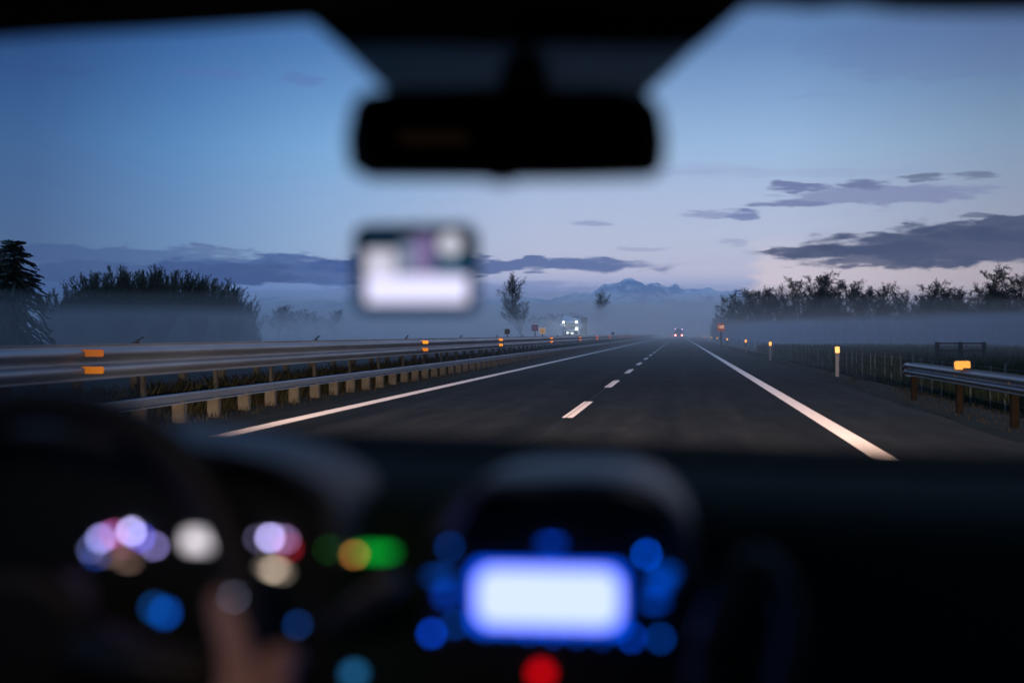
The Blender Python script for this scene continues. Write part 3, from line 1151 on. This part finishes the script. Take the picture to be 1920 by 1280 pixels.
# ------------------------------------------------------------------ the car the picture is taken from
DK = (.011, .023, .019)
M_dash = mat('dark_dash_plastic', DK, .8, spec=.03, var=.15, scale=300, bump=.2)
M_hood = mat('soft_grey_hood', (.052, .064, .084), .55, spec=.5)
M_trim = mat('black_trim', (.006, .010, .008), .5, spec=.3)
M_lining = mat('black_roof_lining', (.004, .0045, .004), .95, spec=.1, scale=400, bump=.2)
M_paintc = mat('dark_bonnet_paint', (.01, .012, .015), .3, .3)
M_leather = mat('black_leather', (.004, .005, .0045), .5, spec=.35, scale=200, bump=.2)

car = empty('car', (-.12, .6, 0), 'dark car interior with lit dashboard, steering wheel and rear view mirror', 'car')
CX = -.12
# roof lining with its front edge as seen
edge = [(-420, 92), (-200, 86), (0, 76), (120, 68), (250, 62), (400, 54), (540, 45), (700, 38), (1000, 30), (1300, 24), (1440, 16), (1520, 22), (1600, 15), (1680, 26), (1800, 28), (1920, 27), (2100, 34), (2300, 50), (2800, 90), (3400, 160)]
rows = [[], [], [], [], []]
for px, py in edge:
    c = P(px, py - 2, 1.2)
    rows[0].append(c + Vector((0, .05, .02)))
    rows[1].append(c)
    rows[2].append(Vector((c.x, .80, c.z + .035)))
    rows[3].append(Vector((c.x, 0, 1.60)))
    rows[4].append(Vector((c.x, -1.4, 1.56)))
MB().loft(rows).build('roof_lining', M_lining, car, smooth=True)
# outer shell: roof skin, sides, back, floor
m = MB()
m.box((CX, -.22, 1.665), (1.44, 2.8, .02))
m.build('roof_panel', M_paintc, car)
for sx in (-1, 1):
    x = CX + sx * .74
    MB().box((x, -.1, .68), (.06, 3.2, 1.0)).build('door_panel', M_trim, car)
    MB().tube([(x, 1.66, 1.12), (x - sx * .06, 1.2, 1.62)], .035, 8).build('windscreen_pillar', M_trim, car)
    MB().tube([(x, .0, 1.15), (x - sx * .06, -.05, 1.62)], .045, 8).build('door_pillar', M_trim, car)
    MB().box((x - sx * .03, -1.25, 1.38), (.05, .8, .48)).build('rear_quarter', M_trim, car)
    MB().rbox((CX + sx * .37, .02, .45), (.50, .52, .18), .07, 4, 'Z').build('seat_cushion', M_leather, car)
    o = MB().rbox((CX + sx * .40, -.32, .82), (.48, .14, .62), .10, 4).build('seat_backrest', M_leather, car)
    MB().rbox((CX + sx * .40, -.36, 1.22), (.25, .10, .16), .05, 4).build('headrest', M_leather, o)
MB().box((CX, .2, .17), (1.5, 2.9, .04)).build('floor_pan', M_trim, car)
MB().box((CX, -1.62, .85), (1.48, .05, 1.1)).build('rear_panel', M_trim, car)
MB().box((CX, -1.35, .62), (1.3, .5, .5)).build('rear_bench', M_leather, car)
# bonnet
rows = []
for y, z in ((1.48, 1.10), (1.9, 1.07), (2.3, .99), (2.55, .86), (2.62, .62)):
    rows.append([Vector((CX + x, y, z - .12 * (abs(x) / .78) ** 3)) for x in frange(-.78, .78, 13)])
MB().loft(rows).build('bonnet', M_paintc, car, smooth=True)
for sx in (-1, 1):
    MB().rbox((CX + sx * .58, 2.64, .66), (.30, .06, .16), .05).build('headlight', M_lamp2, car)
    for yy in (2.1, -.95):
        w = MB().cyl((CX + sx * .72, yy, .33), .33, .2, 'X', 24).build('wheel', M_tyre, car)
        MB().cyl((CX + sx * .83, yy, .33), .2, .02, 'X', 20).build('rim', M_galv, w)
# windscreen
M_glass = bpy.data.materials.new('clear_glass')
M_glass.use_nodes = True
nt = M_glass.node_tree
nt.nodes.remove(nt.nodes['Principled BSDF'])
tr = nt.nodes.new('ShaderNodeBsdfTransparent')
tr.inputs[0].default_value = (.97, .98, .98, 1)
nt.links.new(tr.outputs[0], nt.nodes['Material Output'].inputs['Surface'])
WB, WT = Vector((0, 1.66, 1.12)), Vector((0, 1.24, 1.62))


def wpt(px, py, off=0.0):       # point of the windscreen seen at a pixel
    d = ROT @ Vector(((px - 960) / F, -(py - 640) / F, -1))
    n = (WT - WB).cross(Vector((1, 0, 0))).normalized()
    t = (WB - EYE).dot(n) / d.dot(n)
    q = EYE + d * t
    q.y -= off
    return q


rows = []
for t in frange(0, 1, 5):
    q = WB.lerp(WT, t)
    rows.append([Vector((CX + x, q.y, q.z)) for x in frange(-.73, .73, 9)])
ws = MB().loft(rows).build('windscreen', M_glass, car)
# dotted frit band around the mirror foot: lets a little of the sky through
M_frit = bpy.data.materials.new('dotted_frit')
M_frit.use_nodes = True
nt = M_frit.node_tree
b = nt.nodes['Principled BSDF']
b.inputs['Base Color'].default_value = (.006, .007, .008, 1)
b.inputs['Roughness'].default_value = .5
tr = nt.nodes.new('ShaderNodeBsdfTransparent')
vo = nt.nodes.new('ShaderNodeTexVoronoi')
vo.inputs['Scale'].default_value = 420
vo.inputs['Randomness'].default_value = 0
tc = nt.nodes.new('ShaderNodeTexCoord')
nt.links.new(tc.outputs['Object'], vo.inputs['Vector'])
mr = nt.nodes.new('ShaderNodeMapRange')
mr.inputs[1].default_value, mr.inputs[2].default_value, mr.inputs[3].default_value, mr.inputs[4].default_value = .45, .62, .015, .075
nt.links.new(vo.outputs['Distance'], mr.inputs[0])
mx = nt.nodes.new('ShaderNodeMixShader')
nt.links.new(mr.outputs[0], mx.inputs[0])
nt.links.new(b.outputs[0], mx.inputs[1])
nt.links.new(tr.outputs[0], mx.inputs[2])
nt.links.new(mx.outputs[0], nt.nodes['Material Output'].inputs['Surface'])
MB().add([wpt(*q, .012) for q in ((640, 88), (752, 196), (1196, 196), (1312, 88))], [(0, 1, 2, 3)]).build('frit_band', M_frit, ws)
top = [wpt(*q, .014) for q in ((548, 10), (642, 90), (1312, 90), (1412, 5))]
MB().add(top + [q + Vector((0, .006, 0)) for q in top], [(0, 1, 2, 3), (7, 6, 5, 4), (0, 4, 5, 1), (1, 5, 6, 2), (2, 6, 7, 3), (3, 7, 4, 0)]).build('mirror_foot_cover', M_trim, car)

# rear-view mirror
MD = 1.17
m0 = P(948, 251, MD)
pts = [(660, 196), (682, 172), (760, 164), (960, 160), (1150, 164), (1214, 174), (1240, 204), (1250, 262), (1244, 310), (1220, 330), (1080, 334), (940, 335), (800, 334), (684, 333), (654, 314), (648, 262)]
fr = [P(px, py, MD) for px, py in pts]
ctr = sum(fr, Vector()) / len(fr)
rows = [[ctr + (q - ctr) * .92 + Vector((0, -.006, 0)) for q in fr], fr, [q + Vector((0, .02, 0)) for q in fr], [ctr + (q - ctr) * .7 + Vector((0, .045, 0)) for q in fr]]
mir = MB().loft(rows, cap=True, closed=True).build('rear_view_mirror', M_trim, car, smooth=False)
gl_ = [ctr + (q - ctr) * .9 + Vector((0, -.009, 0)) for q in fr]
MB().add(gl_, [tuple(range(len(gl_) - 1, -1, -1))]).build('mirror_glass', mat('mirror_surface', (.25, .25, .25), .04, 1), mir)
MB().tube([P(985, 128, 1.32), P(984, 150, 1.27), P(980, 190, 1.21)], [.022, .024, .018], 12).build('mirror_arm', M_trim, mir, smooth=True)
MB().rbox(P(940, 331, MD), (.022, .02, .012), .004).build('dimming_tab', M_trim, mir)

# dashboard
rows = [[], [], [], [], [], [], []]
for px in range(-500, 2500, 60):
    cy = 808 + max(-8, (px - 430) * .034)
    c = P(px, min(cy, 862), 1.50)
    rows[0].append(c + Vector((0, .14, -.05)))
    rows[1].append(c)
    rows[2].append(Vector((c.x, 1.36, c.z - .006)))
    rows[3].append(Vector((c.x, 1.13, c.z - .022)))
    rows[4].append(Vector((c.x, 1.10, c.z - .045)))
    rows[5].append(Vector((c.x, 1.095, c.z - .16)))
    rows[6].append(Vector((c.x, 1.00, .5)))
strip = rows
dash = MB().loft(rows).build('dashboard', M_dash, car, smooth=True)


MB().loft([[q + Vector((0, .1, .004)) for q in strip[0]], [q + Vector((0, 0, .004)) for q in strip[1]], [q + Vector((0, 0, .004)) for q in strip[2]]]).build('crest_shade_strip', mat('matt_black', (.0015, .0018, .0016), .95, spec=.05), dash)  # shade at the windscreen base, put in as a black strip


def spline(pts, n=5):
    out = []
    for i in range(len(pts) - 1):
        a, b, c, d = pts[max(i - 1, 0)], pts[i], pts[i + 1], pts[min(i + 2, len(pts) - 1)]
        for k in range(n):
            t = k / n
            out.append(tuple(.5 * (2 * b[j] + (c[j] - a[j]) * t + (2 * a[j] - 5 * b[j] + 4 * c[j] - d[j]) * t * t + (3 * b[j] - a[j] - 3 * c[j] + d[j]) * t ** 3) for j in range(len(b))))
    return out + [tuple(pts[-1])]


def arch(outer, d0, d1, th, name, mt, parent):
    """a bent hood: a strip following pixel points at depth d0, reaching back to d1, th thick"""
    outer = spline(outer)
    n = len(outer)
    A = [P(px, py, d0) for px, py in outer]
    ins = []
    cc = sum(A, Vector()) / n
    for q in A:
        v = (cc - q)
        v.y = 0
        ins.append(q + v.normalized() * th)
    B = [q + Vector((0, d1 - d0, -.002)) for q in A]
    Bi = [q + Vector((0, d1 - d0, 0)) for q in ins]
    rows = [[A[i], B[i], Bi[i], ins[i]] for i in range(n)]
    return MB().loft(rows, closed=True, cap=True).build(name, mt, parent, smooth=False, bevel=.003)


DD = 1.04
centre_hood = arch([(812, 1010), (828, 968), (862, 930), (905, 904), (960, 894), (1060, 892), (1150, 894), (1205, 905), (1252, 932), (1288, 975), (1304, 1030), (1308, 1100)], .99, 1.16, .010, 'centre_hood', M_hood, dash)
fas = [P(px, py, 1.075) for px, py in ((820, 1000), (870, 935), (960, 915), (1150, 915), (1240, 945), (1290, 1010), (1300, 1100), (1290, 1500), (800, 1500), (790, 1100))]
MB().add(fas + [q + Vector((0, .05, 0)) for q in fas], [tuple(range(9, -1, -1))] + [(i, (i + 1) % 10, 10 + (i + 1) % 10, 10 + i) for i in range(10)]).build('centre_fascia', M_trim, dash)
BLUR = 62.0


def lamp(name, px, py, w, h, srgb, parent, D=1.065, shape='disc', gain=1.0, matname=None):
    """a small lit element w x h photo pixels large whose defocused spot has the given colour"""
    area = w * h * (.785 if shape == 'disc' else 1)
    blob = .785 * (25.0 * F / (D * 1000)) ** 2
    k = max(1.0, blob / area) * gain * .7
    c = lin(*srgb)
    m = matname or 'lit_%d_%d_%d_%d' % (*srgb, int(k * 10))
    mt = glowing(m, [v * k for v in c[:3]])
    q = P(px, py, D)
    s_ = D / F
    b = MB()
    if shape == 'disc':
        ps = [(math.cos(a) * w / 2 * s_, math.sin(a) * h / 2 * s_) for a in [2 * math.pi * i / 14 for i in range(14)]]
    else:
        ps = rounded(w * s_, h * s_, min(w, h) * s_ * .3, 3)
    n = len(ps)
    vs = [q + Vector((a, 0, c_)) for a, c_ in ps] + [q + Vector((a, .006, c_)) for a, c_ in ps]
    b.add(vs, [tuple(range(n - 1, -1, -1))] + [(i, (i + 1) % n, n + (i + 1) % n, n + i) for i in range(n)])
    return b.build(name, mt, parent)


# centre display: blue-lit LCD; the glowing rim is added to paint its blue fringe
sD = 1.066
fd = MB().rbox(P(1027, 1120, sD + .004), (286 * sD / F, .006, 122 * sD / F), .006).build('display_fringe_glow', glowing('blue_fringe_glow', (0, .18, 2.0), 1), dash)
scr = MB().rbox(P(1027, 1120, sD), (268 * sD / F, .004, 104 * sD / F), .012, 4).build('display_screen', glowing('pale_blue_screen', (.72, .86, 2.8), 1.0), fd)
B1, B2, B3 = (0, 42, 125), (0, 30, 95), (0, 50, 150)
for px, py, w, h, c in ((842, 1026, 9, 9, (0, 24, 70)), (1033, 1020, 36, 5, (0, 30, 105)), (1212, 1040, 9, 9, (0, 52, 150)), (826, 1082, 50, 8, (0, 38, 100)), (836, 1115, 22, 26, (0, 40, 130)),
                        (808, 1188, 10, 10, (0, 40, 135)), (852, 1172, 12, 10, (0, 28, 80)), (910, 1182, 12, 6, (0, 16, 50)), (950, 1183, 9, 6, (0, 12, 40)), (992, 1186, 11, 7, (0, 20, 70)),
                        (1036, 1190, 11, 7, (0, 20, 75)), (1082, 1192, 11, 7, (0, 18, 65)), (1128, 1194, 11, 7, (0, 16, 60)), (1184, 1196, 10, 10, (0, 34, 115)), (1238, 1198, 11, 10, (0, 32, 90)),
                        (1236, 1092, 34, 26, (0, 52, 150)), (1226, 1128, 34, 10, (0, 36, 110)), (1250, 1075, 30, 12, (0, 34, 95))):
    lamp('lit_button', px, py, w, h, c, dash)
lamp('warning_button', 1014, 1264, 30, 26, (170, 0, 8), dash, gain=1.15)
lamp('green_indicator', 700, 1036, 78, 14, (0, 118, 32), dash, gain=1.5)
lamp('green_indicator', 722, 1036, 34, 12, (0, 95, 26), dash)
lamp('orange_indicator', 664, 1040, 8, 8, (108, 66, 28), dash, D=1.062)
lamp('green_indicator', 618, 1030, 12, 10, (14, 70, 20), dash, D=1.062)
lamp('blue_knob_light', 662, 1264, 26, 22, (22, 74, 112), dash)

# instrument binnacle left of centre
bin_ = arch([(-420, 1050), (-400, 900), (-330, 840), (-200, 815), (0, 806), (180, 810), (320, 824), (430, 842), (520, 864), (580, 890), (622, 925), (640, 985), (645, 1060)], 1.035, 1.19, .012, 'instrument_hood', mat('dark_soft_hood', (.034, .042, .055), .6, spec=.35), dash)
fas = [P(px, py, 1.088) for px, py in ((-400, 930), (-300, 830), (0, 800), (320, 822), (500, 870), (600, 930), (625, 1000), (630, 1300), (-420, 1300))]
clu = MB().add(fas + [q + Vector((0, .02, 0)) for q in fas], [tuple(range(8, -1, -1))] + [(i, (i + 1) % 9, 9 + (i + 1) % 9, 9 + i) for i in range(9)]).build('instrument_cluster', M_trim, dash)
for px, py, w, h, c in ((168, 1030, 6, 8, (48, 52, 84)), (186, 1010, 8, 10, (105, 108, 160)), (196, 1006, 7, 9, (80, 50, 95)), (212, 1000, 5, 8, (90, 36, 70)), (226, 1022, 30, 6, (70, 34, 48)),
                        (244, 996, 9, 11, (165, 160, 215)), (262, 1008, 9, 8, (60, 60, 150)), (288, 1024, 8, 9, (92, 84, 130)), (205, 1040, 30, 5, (62, 50, 45)), (238, 1052, 24, 5, (70, 55, 48)), (178, 1044, 16, 5, (10, 30, 80))):
    lamp('gauge_light', px, py, w, h, c, clu, D=1.084)
lamp('lit_readout', 376, 1014, 66, 34, (226, 218, 226), clu, D=1.084, shape='rect', gain=2.0)
for px, py, w, h, c in ((440, 1070, 7, 9, (88, 76, 92)), (505, 1008, 8, 9, (160, 152, 208)), (524, 1010, 9, 9, (70, 60, 90)), (540, 1028, 12, 8, (90, 8, 18)), (482, 1010, 5, 7, (45, 42, 60)), (535, 1012, 7, 8, (80, 60, 88)),
                        (512, 1068, 22, 7, (150, 134, 118)), (528, 1074, 16, 5, (60, 55, 48)), (496, 1062, 12, 6, (50, 45, 42))):
    lamp('gauge_light', px, py, w, h, c, clu, D=1.084)

# steering wheel
SW = Vector((P(0, 1200, .98).x, .98, P(0, 1200, .98).z))
tilt = Matrix.Rotation(R(-22), 3, 'X')
WS = .95


def wp(a, r, y=0.0):
    return SW + tilt @ Vector((math.cos(a) * r * WS, y, math.sin(a) * r * WS))


rim = MB().tube([wp(2 * math.pi * i / 56, .190) for i in range(56)], .0165, 12, closed=True).build('steering_wheel', M_leather, car, smooth=True)
MB().rbox(SW + Vector((0, .03, 0)), (.12, .05, .10), .045, 4).build('wheel_hub', M_leather, rim, bevel=.01)
for a in (R(-8), R(188), R(270)):
    MB().tube([wp(a, .06, .02), wp(a, .12, .012), wp(a, .185, 0)], [.028, .02, .016], 8).build('spoke', M_leather, rim, smooth=True)
MB().tube([SW + Vector((0, .06, 0)), SW + Vector((0, .11, -.045))], .04, 12).build('steering_column', M_trim, rim)
lamp('wheel_switch', 306, 1150, 13, 15, (0, 44, 110), rim, D=.95, gain=1.2)
lamp('wheel_switch', 286, 1140, 8, 14, (2, 30, 66), rim, D=.95)
lamp('wheel_switch', 556, 1172, 10, 10, (6, 28, 66), dash, D=1.065)
lamp('wheel_switch', 436, 1120, 8, 2, (24, 26, 34), rim, D=.95)
# stalk right of the wheel
MB().tube([P(560, 1210, 1.12), P(640, 1160, 1.08), P(700, 1120, 1.06), P(742, 1080, 1.05)], [.008, .009, .011, .009], 10).build('wiper_stalk', mat('stalk_plastic', (.03, .04, .05), .4), car, smooth=True)
# looped grab bar on the passenger side of the console
MB().tube(spline([tuple(P(*q)) for q in ((1300, 1420, 1.0), (1318, 1240, 1.01), (1348, 1140, 1.02), (1388, 1070, 1.03), (1430, 1058, 1.03), (1466, 1100, 1.03), (1482, 1170, 1.02), (1470, 1260, 1.01), (1430, 1420, 1.0))]),
          .0105, 10).build('grab_bar', mat('grab_bar_plastic', (.014, .022, .022), .5), car, smooth=True)

# ------------------------------------------------------------------ navigation unit stuck on the windscreen
ND = 1.36
nc = P(780, 504, ND)
nav = empty('navigation_unit', tuple(nc), 'small lit navigation screen held on the windscreen below the mirror', 'navigation device')
s_ = ND / F
MB().rbox(nc, (238 * s_, .018, 170 * s_), .014, 4).build('case', M_trim, nav, bevel=.002)
scr = MB().rbox(P(780, 504, ND - .011), (216 * s_, .004, 150 * s_), .006).build('screen', glowing('screen_dark_blue', lin(6, 34, 52), 1), nav)


def tile(x0, y0, x1, y1, srgb, k=1.0, z=.014, r=.003):
    w, h = (x1 - x0) * s_, (y1 - y0) * s_
    MB().rbox(P((x0 + x1) / 2, (y0 + y1) / 2, ND - z), (w, .001, h), r, 3).build('screen_picture', glowing('picture_%d_%d_%d_%d' % (*srgb, int(k * 10)), [v * k for v in lin(*srgb)[:3]]), scr)


tile(684, 516, 878, 568, (214, 212, 244), 1.35)
tile(684, 468, 742, 516, (200, 198, 216), 1.1)
tile(748, 455, 776, 512, (128, 140, 168))
tile(778, 440, 812, 512, (128, 112, 160))
tile(822, 436, 866, 480, (190, 190, 204), 1.25, .015, .011)
tile(814, 484, 878, 510, (0, 74, 104))
MB().tube([nc + Vector((0, .01, 0)), nc + Vector((0, .05, -.01))], .008, 8).build('mount_arm', M_trim, nav)
MB().cyl(nc + Vector((0, .058, -.01)), .028, .012, 'Y', 20).build('suction_cup', M_trim, nav)


# ------------------------------------------------------------------ driver
def skin_mesh(name, verts, edges, radii, mt, parent, root=0, levels=2):
    me = bpy.data.meshes.new(name)
    off = base_of(parent)
    me.from_pydata([tuple(Vector(v) - off) for v in verts], edges, [])
    o = bpy.data.objects.new(name, me)
    COL.objects.link(o)
    o.parent = parent
    sk = o.modifiers.new('skin', 'SKIN')
    sk.use_smooth_shade = True
    sv = me.skin_vertices[0].data
    for i, r in enumerate(radii):
        sv[i].radius = r if isinstance(r, tuple) else (r, r)
        sv[i].use_root = (i == root)
    ss = o.modifiers.new('sub', 'SUBSURF')
    ss.levels = ss.render_levels = levels
    me.materials.append(mt)
    return o


M_skin = mat('skin', (.36, .21, .155), .5, var=.12, scale=30)
M_coat = mat('dark_jacket', (.012, .013, .016), .9, scale=60, bump=.4)
M_hair = mat('dark_hair', (.02, .014, .01), .7)
drv = empty('person', (SW.x, .3, .45), 'driver in dark jacket with right hand gripping the side of the steering wheel', 'person')


def hand(side, ang, wrist_dir):
    """hand closed round the rim at wheel angle ang; side +1 = right hand"""
    V, E, Rr = [], [], []

    def add(p, r, link=None):
        V.append(Vector(p))
        Rr.append(r)
        if link is not None:
            E.append((link, len(V) - 1))
        return len(V) - 1
    c = wp(ang, .190)
    rad = (tilt @ Vector((math.cos(ang), 0, math.sin(ang)))).normalized()      # outwards
    tan = (tilt @ Vector((-math.sin(ang), 0, math.cos(ang)))).normalized()     # along the rim (up on the right)
    nrm = (tilt @ Vector((0, -1, 0))).normalized()                             # towards the driver
    palm = c + rad * .022 + nrm * .030
    wr = palm + wrist_dir * .085
    w = add(wr, (.024, .019))
    p0 = add(palm + wrist_dir * .035, (.030, .018), w)
    p1 = add(palm + rad * .004, (.032, .017), p0)
    ks = []
    for i, (t, l) in enumerate(((.033, .92), (.011, 1.0), (-.011, .95), (-.032, .78))):
        k = add(palm + tan * t + rad * .010 - nrm * .014, .0105, p1)
        a = add(c + tan * t * 1.02 + rad * (.034) - nrm * .012 * l, .0095, k)
        b = add(c + tan * t * 1.02 + rad * .014 - nrm * (.031) * l, .0088, a)
        d = add(c + tan * t * .98 - rad * .012 - nrm * .028 * l, .0080, b)
        add(c + tan * t * .96 - rad * .025 * l - nrm * .010, .0070, d)
        ks.append(k)
    th0 = add(palm + tan * .030 + wrist_dir * .02 - rad * .012, .0135, p0)
    th1 = add(c + tan * .044 - rad * .008 + nrm * .026, .0115, th0)
    th2 = add(c + tan * .056 - rad * .020 + nrm * .020, .0100, th1)
    add(c + tan * .068 - rad * .026 + nrm * .013, .0085, th2)
    return V, E, Rr, wr


# body: pelvis, spine, neck, head, legs, both arms, one continuous skin
S0 = Vector((SW.x, .12, .52))
V = [S0, S0 + Vector((0, .02, .18)), S0 + Vector((0, .02, .40)), S0 + Vector((0, .05, .52)), S0 + Vector((0, .10, .63)), S0 + Vector((0, .12, .74))]
E = [(0, 1), (1, 2), (2, 3), (3, 4), (4, 5)]
Rr = [(.15, .11), (.14, .10), (.16, .10), (.055, .055), (.075, .085), (.07, .085)]
for sx in (-1, 1):
    k = len(V)
    V += [S0 + Vector((sx * .10, .18, .03)), S0 + Vector((sx * .14, .52, .10)), S0 + Vector((sx * .13, .78, -.22))]
    E += [(0, k), (k, k + 1), (k + 1, k + 2)]
    Rr += [.085, .062, .045]
arms = []
for side, ang, wd in ((1, R(-11), Vector((.10, -.72, -.68)).normalized()), (-1, R(186), Vector((-.10, -.72, -.68)).normalized())):
    hv, he, hr, wr = hand(side, ang, wd)
    sh = S0 + Vector((side * .175, .04, .40))
    elb = sh + Vector((side * .06, .22, -.24))
    k = len(V)
    V += [sh, elb, elb.lerp(wr, .55)]
    E += [(2, k), (k, k + 1), (k + 1, k + 2)]
    Rr += [.055, .042, .034]
    b0 = len(V)
    V += hv
    Rr += hr
    E += [(a + b0, b + b0) for a, b in he] + [(k + 2, b0)]
    arms.append((sh, elb, wr))
skin_mesh('body', V, E, Rr, M_skin, drv)
V = [S0 - Vector((0, 0, .04)), S0 + Vector((0, .02, .18)), S0 + Vector((0, .02, .40)), S0 + Vector((0, .04, .47))]
E = [(0, 1), (1, 2), (2, 3)]
Rr = [(.17, .13), (.165, .125), (.18, .12), (.07, .07)]
for sh, elb, wr in arms:
    k = len(V)
    V += [sh, elb, elb.lerp(wr, .72)]
    E += [(2, k), (k, k + 1), (k + 1, k + 2)]
    Rr += [.072, .056, .042]
skin_mesh('jacket', V, E, Rr, M_coat, drv)
V = [S0 + Vector((0, .05, .78)), S0 + Vector((0, .07, .72)), S0 + Vector((0, .05, .64))]
skin_mesh('hair', V, [(0, 1), (1, 2)], [(.078, .075), (.085, .085), (.06, .05)], M_hair, drv)

# ------------------------------------------------------------------ dim warm lamp added in the roof to light the driver's hand
MB().rbox((-.33, .42, 1.565), (.09, .05, .012), .01).build('added_roof_lamp', glowing('added_lamp_lens', (1, .5, .25), .02), car)
l = bpy.data.lights.new('added_roof_light', 'SPOT')
l.energy, l.color, l.spot_size, l.spot_blend, l.shadow_soft_size = 4.2, (1, .66, .50), R(58), 1, .02
o = bpy.data.objects.new('added_roof_light', l)
COL.objects.link(o)
o.location = (-.33, .42, 1.55)
o.rotation_euler = (Vector((-.36, .98, 1.0)) - Vector((-.33, .42, 1.55))).to_track_quat('-Z', 'Y').to_euler()

# ------------------------------------------------------------------ the car's own headlights
for sx in (-1, 1):
    l = bpy.data.lights.new('headlight_beam', 'SPOT')
    l.energy = 13000
    l.color = (1, .74, .50)
    l.spot_size = R(54)
    l.spot_blend = 1.0
    l.shadow_soft_size = .06
    o = bpy.data.objects.new('headlight_beam', l)
    COL.objects.link(o)
    o.location = (CX + sx * .58, 2.74, .68)
    o.rotation_euler = (R(90 - 1.0), 0, R(4))


# ------------------------------------------------------------------ mist and haze
def volume(name, density, col=(.975, .99, 1.0), aniso=.74):
    m = bpy.data.materials.new(name)
    m.use_nodes = True
    nt = m.node_tree
    nt.nodes.remove(nt.nodes['Principled BSDF'])
    v = nt.nodes.new('ShaderNodeVolumePrincipled')
    v.inputs['Color'].default_value = (*col, 1)
    v.inputs['Density'].default_value = density
    v.inputs['Anisotropy'].default_value = aniso
    nt.links.new(v.outputs[0], nt.nodes['Material Output'].inputs['Volume'])
    return m


tag(MB().box((0, 2350, 119), (7400, 4900, 241)).build('haze', volume('haze_air', .00006)), kind='stuff')


def bank(name, cx, cy, rx, ry, z1, dens, seed, col=(.975, .99, 1.0)):
    """a low bank of ground mist with thin, uneven edges"""
    m = MB()
    n = 26
    rn_ = random.Random(seed)
    rows = []
    for t, k in ((0, 1.0), (.5, .995), (.8, .985), (.93, .965), (1, .93), (1, .8), (1, .65), (1, .5), (1, .35), (1, .2), (1, .06)):
        row = []
        for i in range(n):
            a = 2 * math.pi * i / n
            w = 1 + .05 * math.sin(3 * a + seed) + .03 * math.sin(7 * a + 2 * seed)
            zz = -.9 + (z1 + .9) * t
            if t > .9:
                zz += .16 * z1 * mn.noise(Vector((k * 4 * math.cos(a) + seed, k * 4 * math.sin(a), seed)))
            row.append(Vector((cx + rx * k * w * math.cos(a), cy + ry * k * w * math.sin(a), zz)))
        rows.append(row)
    m.loft(rows, cap=True, closed=True)
    return tag(m.build(name, volume(name + '_air_%d' % seed, dens, col)), kind='stuff')


bank('mist_bank', 0, 640, 440, 600, 3.2, .0031, 1)
bank('mist_bank', -34, 470, 34, 120, 9.5, .0095, 10)
bank('mist_bank', -50, 2150, 1500, 650, 54, .0016, 4)
bank('mist_bank', 98, 236, 94, 226, 3.2, .0050, 2, (.34, .50, .78))  # dark tint of this and the next two: tree shade put into the colour
bank('mist_bank', 60, 170, 30, 38, 3.7, .0035, 5, (.34, .50, .78))
bank('mist_bank', 30, 300, 22, 60, 4.2, .0035, 6, (.34, .50, .78))
bank('mist_bank', -60, 330, 50, 80, 6.0, .0045, 7)
bank('mist_bank', -30, 190, 20, 50, 2.8, .005, 8)
bank('mist_bank', -112, 300, 106, 296, 3.3, .0034, 3)
